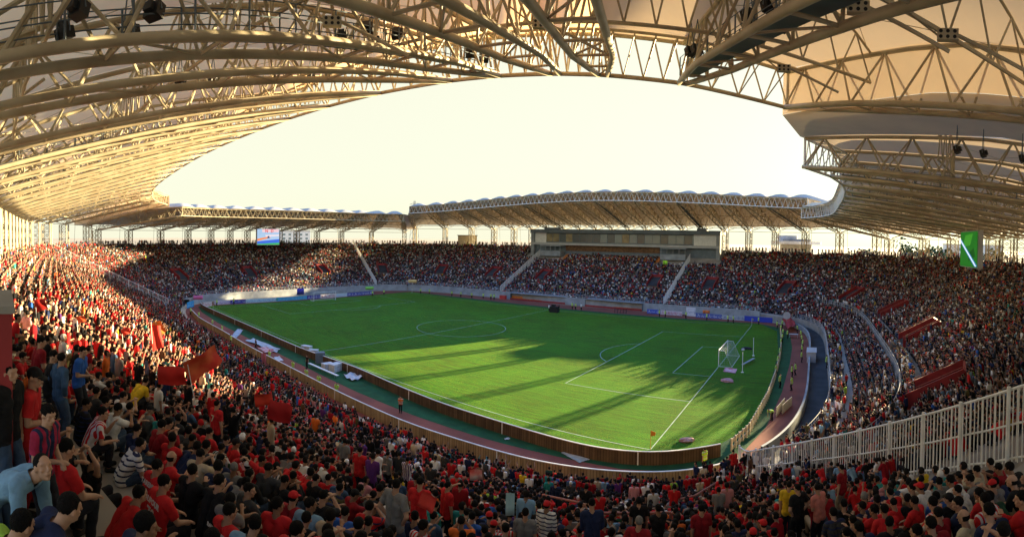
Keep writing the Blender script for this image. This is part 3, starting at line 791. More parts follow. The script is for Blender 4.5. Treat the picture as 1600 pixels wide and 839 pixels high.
# cloth banners hung on the stand fronts
def banner(u0, v0, u1, v1, d, hgt, col, lab, zoff=0.0, ink=None, seed=1, name='banner'):
    q0 = at_dist(u0, v0, d); q1 = at_dist(u1, v1, d)
    A, B = q0, q1; w = np.linalg.norm(B-A); n = 10; b = MB(); V = []; rr = random.Random(seed)
    ph = rr.uniform(0, 6); dirv = (B-A)/w; nr = np.array([dirv[1], -dirv[0], 0]); nr = nr/np.linalg.norm(nr)
    if nr@(CAM-A) < 0: nr = -nr
    for th in (0, .03):
        for q in range(n+1):
            f = q/n; P = A*(1-f)+B*f+nr*(.12*math.sin(f*9+ph)-th)
            V.append(P); V.append(P-np.array([0, 0, hgt])+nr*.06*math.sin(f*13+ph))
    m = 2*(n+1)
    F = [(2*q, 2*q+1, 2*q+3, 2*q+2) for q in range(n)]+[(m+2*q, m+2*q+2, m+2*q+3, m+2*q+1) for q in range(n)]
    F += [(2*q, 2*q+2, m+2*q+2, m+2*q) for q in range(n)]+[(2*q+1, m+2*q+1, m+2*q+3, 2*q+3) for q in range(n)]+[(0, m, m+1, 1), (2*n, 2*n+1, m+2*n+1, m+2*n)]
    b.add(V, F); o = b.build(name, flat(col, .8), smooth=True); tag(o, lab, name)
    return o
banner(302, 462, 317, 461.5, 128, 1.1, (.62, .16, .38), 'pink cloth banner on the rail at the far left corner')
banner(464, 451, 475, 450.5, 141, 1.8, (.06, .06, .42), 'blue and dark banner hung on the left end stand rail', 0)
banner(571, 448, 584, 447.5, 156, 1.0, (.25, .62, .12), 'bright green banner on the front rail of the left end stand')
banner(638, 437, 651, 437, 168, 1.1, (.78, .56, .22), 'yellow banner held up in the far left corner crowd')
banner(1036, 407, 1043, 407.5, 140, 1.1, (.42, .75, .05), 'small fluorescent yellow green sign in the crowd under the press box')
banner(1098, 484.5, 1109, 485, 122, 1.0, (.80, .20, .05), 'orange sheet on the far stand front rail at right')
banner(378, 547, 386, 549, 74, 2.0, (.60, .42, .44), 'pale pink banner draped over the tan plank fence, higher one')
banner(408, 551, 416, 553, 69, 2.2, (.40, .10, .10), 'worn dark red banner draped over the tan plank fence')

# ------------------------------------------------------------------ goals with nets
def goal(x, s, lab):
    e = empty('football_goal', (x, 34, 0)); tag(e, lab, 'goal')
    f = MB()
    for y in (-3.72, 3.72): f.tube((0, y, 0), (0, y, 2.5), .06, 10)
    f.tube((0, -3.78, 2.5), (0, 3.78, 2.5), .06, 10); f.build('frame', M['white'], e)
    g = MB()
    for y in (-3.7, 3.7): g.path([(0, y, 2.46), (s*.9, y, 2.4), (s*2.0, y, .06), (0, y, .05)], .035, 6)
    g.tube((s*2.0, -3.7, .05), (s*2.0, 3.7, .05), .035, 6); g.build('net_support', M['white'], e)
    n = MB(); prof = [(0.0, 2.46), (.9, 2.4), (1.1, 1.98), (1.35, 1.44), (1.6, .9), (2.0, .06)]
    for y in np.arange(-3.7, 3.71, .3): n.path([(s*px, y, pz) for px, pz in prof], .007, 3)
    for px, pz in [(.3, 2.44), (.6, 2.42), (.9, 2.4), (1.05, 2.1), (1.2, 1.78), (1.35, 1.44), (1.5, 1.1), (1.65, .8), (1.8, .48), (1.92, .2)]:
        n.tube((s*px, -3.7, pz), (s*px, 3.7, pz), .007, 3)
    for y in (-3.7, 3.7):
        for z in np.arange(.3, 2.4, .3): n.tube((0, y, z), (s*(2.0-1.1*(z-.06)/2.34), y, z), .007, 3)
        for px in (.3, .6, .9, 1.3, 1.65): n.tube((s*px, y, .05), (s*px, y, 2.42 if px <= .9 else .06+(2.0-px)/1.1*2.34), .007, 3)
    n.build('net', M['lightgrey'], e)
goal(105, 1, 'white football goal with net on the right of the pitch')
goal(0, -1, 'white football goal at the far left end, before the advert boards')
def corner_flag(x, y, lab, col, hgt=1.6):
    e = empty('corner_flag', (x, y, 0)); tag(e, lab, 'corner flag')
    p = MB(); p.tube((0, 0, 0), (0, 0, hgt), .03, 6); p.build('pole', M['yellow'] if col[0] > .5 else M['white'], e)
    f = MB(); V = []
    for th in (0, .02):
        V += [(0.02, th, hgt), (.42, .08+th, hgt-.12), (.38, .14+th, hgt-.45), (.02, th, hgt-.5)]
    f.add(V, [(0, 1, 2, 3), (7, 6, 5, 4), (0, 4, 5, 1), (1, 5, 6, 2), (2, 6, 7, 3), (3, 7, 4, 0)]); f.build('flag', flat(col), e)
corner_flag(105, 0, 'orange corner flag on a yellow pole at the near right corner of the pitch', (.85, .28, .03), 1.7)
corner_flag(105, 68, 'thin corner flag at the far right corner of the pitch', (.4, .35, .2))
corner_flag(0, 68, 'thin corner flag at the far left corner of the pitch', (.45, .4, .3))
corner_flag(0, 0, 'thin corner flag at the near left corner by the plank fence', (.4, .35, .3))
for (u0, v0, hgt), lab in (((1160, 582, 2.9), 'white pole standing behind the right goal, nearer one'), ((1177, 556, 3.0), 'white pole standing behind the right goal, farther one')):
    g = ground(u0, v0); b = MB(); b.tube(g, g+np.array([0, 0, hgt]), .06, 6); b.tube(g, g+np.array([0, 0, .06]), .22, 10); tag(b.build('net_pole', M['white']), lab, 'pole')
# bench lying behind the goal
def bench(u0, v0, u1, v1, lab, tilt=0.0, mat='lightgrey', name='bench', hgt=.42):
    a, c = ground(u0, v0), ground(u1, v1); m = (a+c)/2; w = np.linalg.norm(c-a)
    e = empty(name, m, math.atan2(*(c-a)[:2][::-1])); tag(e, lab, 'bench')
    s = MB(); s.box((0, 0, hgt), (w, .38, .06)); s.build('seat', M[mat], e)
    for x in (-w*.42, 0, w*.42):
        for y in (-.14, .14): l = MB(); l.box((x, y, hgt/2-.02), (.06, .06, hgt-.03)); l.build('leg', M['grey'], e)
    return e
bench(1160, 574, 1178, 564, 'grey bench behind the right goal beside the white poles', mat='concrete_wall')
bench(483, 572, 528, 592, 'long white bench on the red track by the dark plank fence', mat='white')

# ------------------------------------------------------------------ team dugouts and things on the far touchline
def dugout(u0, v0, u1, v1, lab):
    a, c = ground(u0, v0), ground(u1, v1); m = (a+c)/2; w = np.linalg.norm(c-a); ang = math.atan2(*(c-a)[:2][::-1])
    e = empty('team_dugout', m, ang); tag(e, lab, 'dugout')
    b = MB(); b.box((0, 2.6, .6), (w, .12, 2.2)); b.box((-w/2, 1.5, .9), (.1, 2.2, 1.8)); b.box((w/2, 1.5, .9), (.1, 2.2, 1.8)); b.build('shell', M['grey'], e)
    b = MB(); b.box((0, 1.35, 2.05), (w+.2, 2.7, .1)); b.build('roof', M['concrete_wall'], e)
    b = MB(); b.box((0, .35, .2), (w, .1, .5)); b.build('front_panel', M['red'], e)
    for row in range(2):
        for x in np.arange(-w/2+.4, w/2-.3, .62):
            s = MB(); y = 1.1+row*.9; z = .45+row*.42
            s.box((x, y, z), (.5, .45, .1)); s.box((x, y+.24, z+.32), (.5, .09, .6)); s.build('seat', M['orange'], e)
dugout(796, 468.0, 882, 475.6, 'long low dugout with orange seats left of the black case, far touchline')
dugout(913, 478.6, 1002, 486.3, 'long low dugout with orange seats right of the black case, far touchline')
g = ground(866, 488); b = MB(); b.box((g[0], g[1], .75), (2.2, 1.3, 1.5), .1); b.box((g[0]-.4, g[1]+.3, 1.65), (.9, .7, .5), .1); tag(b.build('equipment_case', M['dark']), 'black equipment case standing on the far touchline at the halfway line', 'case')
g = ground(969, 489.5); b = MB()
for q in range(5): b.tube((g[0]-1.6+q*.8, g[1], 0), (g[0]-1.4+q*.8, g[1], 1.3), .06, 5)
b.tube((g[0]-1.7, g[1], .9), (g[0]+1.8, g[1], .9), .05, 5); b.tube((g[0]-1.7, g[1], .3), (g[0]+1.8, g[1], .3), .05, 5)
tag(b.build('equipment_rack', M['dark']), 'dark rack of equipment on the grass before the right dugout', 'rack')
g = ground(786, 467.5); b = MB(); b.box((g[0], g[1], .55), (2.0, 1.0, 1.1)); b.box((g[0], g[1], 1.13), (2.1, 1.1, .06)); tag(b.build('cooler_box', flat((.55, .06, .05))), 'red box at the left end of the left dugout', 'box')

# ------------------------------------------------------------------ loose sheets, bundles and gear on track and turf
def sheet_thing(px, z, col, lab, name='tarpaulin', cat='tarpaulin', amp=.08, seed=1, col2=None):
    C_ = [ground(u, v)[:2] for u, v in px]; rr = random.Random(seed); n = 9; b = MB(); V = []
    for th in (0.0, -.02):
        for i in range(n+1):
            for j in range(n+1):
                f, g = i/n, j/n; p = (1-f)*(1-g)*C_[0]+f*(1-g)*C_[1]+f*g*C_[2]+(1-f)*g*C_[3]
                zz = z+amp*(1+math.sin(3.1*f+7*g+seed)*math.cos(5*f-3*g+seed*2))
                V.append((p[0]+rr.uniform(-.04, .04), p[1]+rr.uniform(-.04, .04), max(zz, .03)+th))
    m = (n+1)**2
    F = [(i*(n+1)+j, i*(n+1)+j+1, (i+1)*(n+1)+j+1, (i+1)*(n+1)+j) for i in range(n) for j in range(n)]
    F += [tuple(m+q for q in f[::-1]) for f in F]
    rim = [j for j in range(n+1)]+[i*(n+1)+n for i in range(1, n+1)]+[n*(n+1)+j for j in range(n-1, -1, -1)]+[i*(n+1) for i in range(n-1, 0, -1)]
    F += [(rim[q], rim[(q+1) % len(rim)], m+rim[(q+1) % len(rim)], m+rim[q]) for q in range(len(rim))]
    b.add(V, F); mt = node_mat('cloth_sheet', col, .8, noise=.3, scale=1.2, col2=col2); o = b.build(name, mt, smooth=True); tag(o, lab, cat); return o
sheet_thing([(360, 527), (372, 514), (380, 517), (370, 529)], .05, (.42, .50, .60), 'pale blue sheet spread on the red track at far left, highest of the sheets', seed=1)
sheet_thing([(383, 533), (396, 531), (438, 546), (432, 553)], .05, (.46, .53, .60), 'large crumpled pale blue sheet on the red track', seed=2, amp=.15)
sheet_thing([(403, 545), (416, 543), (430, 550), (416, 553)], .06, (.55, .16, .16), 'red and white cloth lying against the pale blue sheet on the track', seed=3, col2=(.6, .5, .5), amp=.12)
sheet_thing([(428, 560), (436, 558), (443, 564), (433, 566)], .05, (.55, .56, .60), 'small white sheet on the red track near the tan fence', seed=4)
sheet_thing([(537, 590), (551, 585), (566, 593), (551, 597)], .10, (.64, .67, .70), 'white crumpled sheet on the turf just below the long white bench', seed=5, amp=.22)
sheet_thing([(877, 708), (889, 705), (921, 719), (905, 724)], .05, (.50, .55, .50), 'large flat pale sheet on the turf between the plank fences, bottom centre', seed=6, amp=.02)
sheet_thing([(788, 686), (795, 684), (797, 687), (790, 688)], .04, (.7, .72, .72), 'small white paper on the dark green turf strip', seed=7, amp=.03, name='paper_sheet', cat='paper')
sheet_thing([(1130, 581), (1133, 575), (1152, 577), (1149, 584)], .04, (.62, .42, .46), 'flat pink and white sheet on the grass at the right goal', seed=8, amp=.03, col2=(.45, .12, .16))
def bundle(u, v, l, w, h, col, lab, name='cloth_bundle', cat='bundle', rz=0.0, seed=1, col2=None):
    g = ground(u, v); bm = bmesh.new(); bmesh.ops.create_icosphere(bm, subdivisions=3, radius=1); rr = random.Random(seed); ph = [rr.uniform(0, 6) for _ in range(6)]
    for q in bm.verts:
        k = 1+.16*math.sin(5*q.co.x+ph[0])*math.cos(4*q.co.y+ph[1])+.1*math.sin(9*q.co.y+ph[2]+4*q.co.z)
        q.co = Vector((q.co.x*l*k, q.co.y*w*k, max(q.co.z*h*k, -h*.35)+h*.35))
    me = bpy.data.meshes.new(name); bm.to_mesh(me); bm.free(); me.materials.append(node_mat('cloth_bundle', col, .85, noise=.4, scale=2.5, col2=col2)); o = bpy.data.objects.new(name, me); COL.objects.link(o)
    o.location = (g[0], g[1], .015); o.rotation_euler = (0, 0, rz); tag(o, lab, cat); return o
bundle(1137, 597, .85, .5, .35, (.62, .36, .40), 'pink rolled bundle on the grass below the right goal', seed=2, col2=(.4, .2, .24))
bundle(1073, 690, .75, .4, .25, (.55, .36, .36), 'pinkish rolled bundle on the grass near the orange corner flag', seed=3, rz=.4, col2=(.3, .16, .16))
bundle(1167, 546, .9, .4, .3, (.03, .03, .035), 'black bag on the grass behind the right goal', name='kit_bag', cat='bag', seed=4)
bundle(1161, 547.5, .3, .25, .25, (.6, .6, .58), 'small white bag beside the black bag behind the right goal', name='kit_bag', cat='bag', seed=5)
M['kit_white'] = node_mat('white_case', (.60, .63, .66), .5, noise=.3, scale=2)
for i, (u, v, sx, sy, sz, mt, lab) in enumerate([(479, 550.5, 1.6, .9, 1.0, 'kit_white', 'white equipment box at the left end of the gear by the bench'),
      (490, 556, 1.4, 1.0, .9, 'lightgrey', 'grey equipment box second in the gear by the bench'),
      (500, 567, 1.3, .9, 1.5, 'grey', 'tall dark grey equipment box in the gear by the bench'),
      (512, 577, 1.5, 1.0, .8, 'kit_white', 'low white equipment box in the middle of the gear'),
      (524, 580, 1.7, 1.0, 1.0, 'kit_white', 'white equipment box at the right end of the gear by the bench')]):
    g = ground(u, v); b = MB(); b.box((0, 0, sz/2), (sx, sy, sz)); b.box((0, 0, sz+.03), (sx+.06, sy+.06, .06)); o = b.build('equipment_box', M[mt]); o.location = (g[0], g[1], .012); o.rotation_euler = (0, 0, .5+i*.35); tag(o, lab, 'box', 'gear by the long white bench')
    h = MB(); h.tube((-.2, -sy/2-.05, sz*.7), (.2, -sy/2-.05, sz*.7), .03, 4); h.build('handle', M['dark'], o)
bundle(519, 574, .5, .4, .45, (.55, .58, .62), 'white gear sack lying on the boxes by the bench', name='gear_sack', cat='sack', seed=7, col2=(.2, .24, .3))
# red covered frame and white table on the far right of the track
sheet_thing([(1222, 507), (1237, 503), (1243, 516), (1232, 523)], .9, (.40, .04, .05), 'red sheet over equipment at the far end of the right track', seed=9, amp=.35)
g = ground(1240, 528); b = MB(); b.box((g[0], g[1], .75), (1.8, .8, .06))
for x in (-.8, .8):
    for y in (-.3, .3): b.tube((g[0]+x, g[1]+y, 0), (g[0]+x, g[1]+y, .73), .03, 5)
tag(b.build('folding_table', M['lightgrey']), 'pale folding table on the red track among the stewards', 'table')
g = ground(1229, 511); b = MB(); b.tube(g, g+np.array([0, 0, 2.2]), .05, 6)
n_ = np.array([*(CAM[:2]-g[:2]), 0]); n_ /= np.linalg.norm(n_); b.tube(g+np.array([0, 0, 2.6]), g+np.array([0, 0, 2.6])+n_*.25, .25, 14, r2=.85); tag(b.build('parabolic_dish', M['lightgrey']), 'pale round dish on a stand at the far end of the track', 'dish')
for (u0, v0, u1, v1, lab) in ((1213, 652, 1226, 636, 'cream wooden panel standing at the track edge, beside the bent steward'), (1222, 648, 1237, 634, 'cream wooden panel lying on the moat wall behind the bent steward')):
    a, c = ground(u0, v0), ground(u1, v1); w = np.linalg.norm(c-a); m = (a+c)/2; b = MB(); b.box((0, 0, .55), (w, .06, 1.0)); b.box((0, .1, .2), (w*.9, .08, .1)); o = b.build('wood_panel', M['cream']); o.location = m; o.rotation_euler = (0, 0, math.atan2(*(c-a)[:2][::-1])); tag(o, lab, 'panel')
for (u0, v0, lab) in ((1262, 563, 'pale booth on the curved wall of the right track, upper box'),):
    g = ground(u0, v0); b = MB(); b.box((g[0]+.6, g[1], .8), (1.4, 3.4, 1.6)); b.box((g[0]+.6, g[1], 1.65), (1.6, 3.6, .1)); b.box((g[0]-.13, g[1]-.8, 1.1), (.06, 1.2, .6)); b.box((g[0]-.13, g[1]+.8, 1.1), (.06, 1.2, .6)); tag(b.build('control_booth', M['lightgrey']), lab, 'booth')

# ------------------------------------------------------------------ the two video screens
def video_screen(x, s, lab, kind):
    e = empty('video_screen', (x, 34, 15.6)); tag(e, lab, 'screen'); W_, H_ = 8.7, 5.6
    b = MB(); b.box((-s*.45, 0, H_/2), (.8, W_+.3, H_+.3)); b.build('housing', M['lightgrey'], e)
    for y in (-3, 3): b = MB(); b.tube((-s*.45, y, H_+.1), (-s*.45, y, 9.4), .12, 6); b.build('hanger', M['steel'], e)
    def poly(pts, col, st, lift):   # pts in screen units seen from the front: right, up
        c = MB(); c.add([(s*lift, s*(p[0]-.5)*W_, p[1]*H_) for p in pts], [tuple(range(len(pts)))]); return c.build('picture', emit_mat('lit_pixels', col, st), e)
    if kind == 'left':
        poly([(0, 0), (1, 0), (1, 1), (0, 1)], (.36, .52, .74), SCR, .06)
        poly([(0, 0), (1, 0), (1, .13), (0, .05)], (.05, .42, .12), SCR, .066)
        poly([(0, .05), (1, .13), (1, .36), (0, .22)], (.05, .14, .66), SCR, .066)
        poly([(0, .24), (.62, .46), (.5, .52), (0, .38)], (.80, .24, .08), SCR, .07)
        poly([(.4, .5), (1, .56), (1, .66), (.35, .62)], (.75, .66, .72), SCR, .07)
        poly([(.22, .80), (.98, .80), (.98, 1), (.22, 1)], (.78, .55, .60), SCR, .07)
        
        for ch, y in (('N', -.7), ('D', 1.5)): t = text_mesh(ch, 1.5, 'letter', .03, emit_mat('lit_red', (.62, .02, .03), SCR), e); t.rotation_euler = (rad(90), 0, rad(90)*s); t.location = (s*.08, y, H_*.87)
        poly([(.45, .42), (.56, .42), (.54, .55), (.47, .55)], (.03, .04, .12), SCR, .075)
    else:
        poly([(0, 0), (1, 0), (1, 1), (0, 1)], (.012, .13, .012), SCR, .06)
        poly([(.15, .55), (.6, .62), (.75, .95), (.3, .9)], (.04, .24, .02), SCR, .064)
        poly([(.5, .15), (.9, .3), (.8, .55), (.55, .4)], (.006, .07, .008), SCR, .064)
        poly([(0, .82), (.0, .70), (.86, .02), (1, .02), (1, .06)], (.06, .20, .5), SCR, .068)
        poly([(0, .79), (.0, .73), (.90, .03), (.97, .03)], (.70, .85, .95), SCR, .072)
SCR = .16
video_screen(-38.5, 1, 'lit video screen with red letters hanging over the left end stand', 'left')
video_screen(143.3, -1, 'lit video screen showing green grass and a white stripe, right end stand', 'right')

# ------------------------------------------------------------------ floodlights and perforated blocks under the roof
def zi_at(k):
    global DI, ZC
    for nm, (k0, k1) in SECT.items():
        if k0 <= k <= k1 or k0 <= k+NB <= k1: DI = DIN[nm]; ZC = ZCS[nm]; return z_in(nm, at(k, 8)[0])
    return 27.0
def on_roof(u, v, off):
    r = ray(u, v)
    for t in np.arange(3, 160, .1):
        q = CAM+r*t; d, k = nearest(q[0], q[1])
        if 8 <= d <= 41 and q[2] >= ztop(zi_at(k), d)-off: return q, d, k
    return None, None, None
FL = [(124, 16), (241, 18), (101, 52), (202, 49), (282, 130), (333, 128), (486, 123), (574, 44), (535, 57), (589, 67), (621, 53), (735, 83), (756, 91),
      (1169, 25), (1079, 81), (1089, 78), (1201, 11), (1252, 23), (1221, 40), (1495, 234), (1536, 240), (1597, 248), (173, 195), (209, 191), (132, 235)]
FLAB = ['dark square floodlight nearest the top left corner', 'large floodlight facing the camera left of the top centre tube', 'dark oval floodlight seen edge on below the top left square one',
  'dark oval floodlight seen edge on below the large facing one', 'small square floodlight under the second tube pair, left one', 'small square floodlight under the second tube pair, fixed to a strut',
  'small square floodlight under the third tube pair, right one', 'dark square floodlight above the catwalk, left of the perforated block', 'dark oval floodlight seen edge on, upper of a pair by the catwalk',
  'dark oval floodlight seen edge on, lower of a pair by the catwalk', 'dark square floodlight hanging under the thick tubes left of centre', 'square floodlight above the end of the lit catwalk, left one', 'square floodlight above the end of the lit catwalk, right one',
  'tilted floodlight on the truss right of the top centre, lowest corner', 'round backed floodlight at the truss nose above the sky, left of a pair', 'round backed floodlight at the truss nose above the sky, right of a pair',
  'dark floodlight touching the top edge, right of the top centre', 'dark floodlight behind the thick top right tube', 'dark flat floodlight above the catwalk at upper right',
  'square floodlight on the right roof, left of a row of three', 'square floodlight on the right roof, middle of a row of three', 'square floodlight on the right roof at the picture edge',
  'tiny square floodlight among the left trusses, left of a pair', 'tiny square floodlight among the left trusses, right of a pair', 'tiny square floodlight lowest among the left trusses']
M['lens'] = node_mat('lamp_glass', (.30, .34, .36), .15, spec=.7)
for (u, v), lab in zip(FL, FLAB):
    q, d, k = on_roof(u, v, 1.6)
    if q is None: continue
    e = empty('floodlight', q); tag(e, lab, 'floodlight', 'floodlights under the roof')
    aim = Vector((CX-q[0], CY-q[1], -q[2]*1.1)).normalized(); R = aim.to_track_quat('-Y', 'Z').to_matrix()
    if 'edge on' in lab: R = R @ Matrix.Rotation(rad(60), 3, 'X')
    sz = .42 if d < 30 else .36
    b = MB()
    for y, w in ((-.16, 1.0), (0, .96), (.14, .6)):
        pass
    b.box((0, 0, 0), (sz*1.25, .3, sz), M=R); b.box(tuple(R @ Vector((0, .22, 0))), (sz*.7, .16, sz*.6), M=R); b.build('housing', M['dark'], e)
    b = MB(); b.box(tuple(R @ Vector((0, -.16, 0))), (sz*.9, .02, sz*.66), M=R); b.build('lens', M['lens'], e)
    b = MB(); up = ztop(zi_at(k), d)-q[2]
    for s_ in (-1, 1): b.tube(tuple(R @ Vector((s_*sz*.66, 0, 0))), (0, 0, max(.5, up-.1)), .025, 4)
    b.build('bracket', M['grey'], e)
PBX = [((519, 34), 'grey perforated block on a tie rod, top left of centre'), ((1341, 12), 'grey perforated block above the thick tube at the top right'),
       ((1225, 107), 'grey perforated block on a tie rod near the roof step'), ((1481, 55), 'grey perforated block under the thick top right tube'), ((845, 38), 'grey perforated block on the truss right of the top centre')]
for (u, v), lab in PBX:
    q, d, k = on_roof(u, v, 2.4)
    if q is None: continue
    e = empty('perforated_block', q, math.atan2(CAM[1]-q[1], CAM[0]-q[0])+rad(90)); tag(e, lab, 'block', 'perforated blocks on the tie rods')
    b = MB(); b.box((0, 0, 0), (.62, .22, .32)); b.build('plate', M['steel'], e)
    for x in (-.2, 0, .2):
        for z in (-.08, .08): b = MB(); b.tube((x, -.118, z), (x, -.112, z), .055, 10); b.build('hole', M['dark'], e)
    for a_, c_, r_ in (((.3, 0, 0), (2.6, .3, -.9), .06), ((-.3, 0, 0), (-1.2, .3, .8), .035)): b = MB(); b.tube(a_, c_, r_, 6); b.build('tie_rod', M['steel'], e)

# ------------------------------------------------------------------ outside the bowl, seen through the gap
def far_tree(u, dist, hgt, w, lab, seed):
    q = at_dist(u, 400, dist); e = empty('background_tree', (q[0], q[1], -.05)); tag(e, lab, 'tree', 'trees beyond the right stand')
    b = MB(); b.tube((0, 0, 0), (0, 0, hgt*.5), .35, 6, r2=.2); b.build('trunk', M['bark'], e)
    rr = np.random.default_rng(seed); V = []; F = []; n = 420
    cl = rr.normal(0, 1, (9, 3)); cl /= np.linalg.norm(cl, axis=1)[:, None]; cl = cl*np.array([w*.3, w*.3, hgt*.16])+np.array([0, 0, hgt*.66])
    b = MB()
    for i in range(n):
        c = cl[rr.integers(9)]+rr.normal(0, 1, 3)*np.array([w*.16, w*.16, hgt*.1])
        a = rr.normal(0, 1, 3); a /= np.linalg.norm(a); bb = np.cross(a, rr.normal(0, 1, 3)); bb /= np.linalg.norm(bb); s = rr.uniform(.35, .8)
        b.add([c-a*s-bb*s, c+a*s-bb*s, c+a*s+bb*s, c-a*s+bb*s], [(0, 1, 2, 3)])
    b.build('crown', M['leaf'], e)
M['bark'] = node_mat('bark', (.10, .07, .05), .9); M['leaf'] = node_mat('foliage', (.06, .095, .04), .9, noise=.4, scale=.3)
TL = ['round tree beyond the right stand, left end of the row', 'low tree second in the row beyond the right stand', 'tall tree behind the bright column pair, right gap', 'broad tree right of the bright column pair', 'dense tree left of the right video screen', 'tree just behind the right video screen edge', 'tree right of the right video screen, beyond the rim']
for i, (u, hg, w) in enumerate([(1350, 17, 16), (1362, 15, 14), (1415, 22, 10), (1432, 17, 16), (1452, 20, 18), (1476, 19, 18), (1560, 20, 20)]):
    far_tree(u, 260+15*(i % 3), hg, w, TL[i], 30+i)
def block(u, dist, w, dp, hgt, lab, rows, mat='white', name='distant_building'):
    q = at_dist(u, 400, dist); e = empty(name, (q[0], q[1], -.05), math.atan2(q[1]-CAM[1], q[0]-CAM[0])-rad(90)); tag(e, lab, 'building')
    b = MB(); b.box((0, 0, hgt/2), (w, dp, hgt)); b.build('walls', M[mat], e)
    b = MB(); b.box((0, 0, hgt+.15), (w+.6, dp+.6, .3)); b.build('roof', M['concrete'], e)
    for z in np.linspace(hgt*.15, hgt*.85, rows):
        for x in np.linspace(-w*.4, w*.4, 6): b = MB(); b.box((x, -dp/2-.02, z), (w*.07, .06, hgt/rows*.4)); b.build('window', M['blue_pane'], e)
block(457, 420, 30, 14, 24, 'pale block of flats far away right of the left screen', 6)  # white walls and light panes put distance haze into the colour
block(1520, 330, 40, 16, 21, 'pale building far beyond the rim, right of the right screen', 4)
block(730, 205, 8, 3, 19.6, 'beige rooftop hut behind the far left columns', 1, 'cream', 'rooftop_hut')
q = at_dist(1243, 400, 172); e = empty('ramp_tower', (q[0], q[1], -.05)); tag(e, 'round pale ramp tower with a flat overhanging disc roof, outside the right corner', 'tower')
b = MB(); b.tube((0, 0, 0), (0, 0, 20.4), 5.5, 28); b.build('drum', M['concrete'], e)
b = MB(); b.tube((0, 0, 18.6), (0, 0, 19.6), 9.0, 32); b.build('disc_roof', M['white'], e)
b = MB(); b.tube((-3, 0, 19.6), (-3, 0, 21.6), 3.6, 20); b.build('lantern', M['lightgrey'], e)
def pylon(u, dist, hgt, lab):
    q = at_dist(u, 400, dist); b = MB(); w = 4.0
    lv = np.linspace(0, 1, 9)
    c = lambda f, i: np.array([(w*(1-f)+.5)*(-1 if i in (0, 3) else 1), (w*(1-f)+.5)*(-1 if i < 2 else 1), hgt*f])
    for a in range(8):
        for i in range(4):
            b.tube(c(lv[a], i), c(lv[a+1], i), .18, 4); b.tube(c(lv[a], i), c(lv[a+1], (i+1) % 4), .1, 3); b.tube(c(lv[a], (i+1) % 4), c(lv[a+1], i), .1, 3)
    for f in (.7, .82, .94): b.tube((-7, 0, hgt*f), (7, 0, hgt*f), .16, 4); b.tube((-7, 0, hgt*f), (0, 0, hgt*f+2), .1, 3); b.tube((7, 0, hgt*f), (0, 0, hgt*f+2), .1, 3)
    o = b.build('power_pylon', M['grey']); o.location = (q[0], q[1], -.05); tag(o, lab, 'pylon')
pylon(647, 480, 55, 'lattice power pylon far behind the roof at the left centre')

# ------------------------------------------------------------------ people
# a figure is grown from tapered limbs fused into one skin by a voxel remesh; hair and clothing are shells over it
UA, FA, TH, SH = .285, .255, .43, .43
def ik(a, b, l1, l2, hint):
    a, b, hint = map(lambda q: np.asarray(q, float), (a, b, hint)); d = b-a; L_ = np.linalg.norm(d)
    if L_ > (l1+l2)*.995: b = a+d/L_*(l1+l2)*.995; d = b-a; L_ = np.linalg.norm(d)
    u = d/L_; x = (l1*l1-l2*l2+L_*L_)/(2*L_); h = math.sqrt(max(l1*l1-x*x, 0))
    p = hint-u*(hint@u); p /= np.linalg.norm(p)+1e-9
    return a+u*x+p*h, b
def skeleton(pel, lean, lw, rw, la, ra, bend=0.0, hy=0.0, hp=0.0, le=None, re_=None, knees=None):
    """lean: torso forward angle; lw, rw: wrists; la, ra: ankles; hy, hp: head turn and nod. x is the figure's left"""
    S = {}; P = np.array(pel, float); u = np.array([0, math.sin(lean), math.cos(lean)]); u2 = np.array([0, math.sin(lean+bend), math.cos(lean+bend)])
    S['pel'] = P; S['waist'] = P+u*.17; S['chest'] = S['waist']+u2*.21; S['neck'] = S['chest']+u2*.17
    fw2 = np.array([0, u2[2], -u2[1]])
    a = lean+bend*.9; nk = np.array([0, math.sin(a*.55), math.cos(a*.55)])
    S['head'] = S['neck']+nk*.145+np.array([0, .02, 0])
    for s, n in ((1, 'l'), (-1, 'r')):
        S[n+'sh'] = S['chest']+u2*.115+np.array([s*.18, 0, 0])
        w = lw if n == 'l' else rw; hint = (le if n == 'l' else re_)
        hint = np.array([s*.6, -.6, -.4]) if hint is None else np.asarray(hint, float)
        S[n+'el'], S[n+'wr'] = ik(S[n+'sh'], w, UA, FA, hint)
        S[n+'hip'] = P+np.array([s*.09, 0, -.02])
        kh = np.array([s*.12, 1, .25]) if knees is None else np.asarray(knees, float)*np.array([s, 1, 1])
        S[n+'kn'], S[n+'an'] = ik(S[n+'hip'], la if n == 'l' else ra, TH, SH, kh)
        S[n+'toe'] = S[n+'an']+np.array([s*.03, .15, -.045])
    S['R'] = Matrix.Rotation(hy, 3, 'Z') @ Matrix.Rotation(-hp, 3, 'X')
    return S
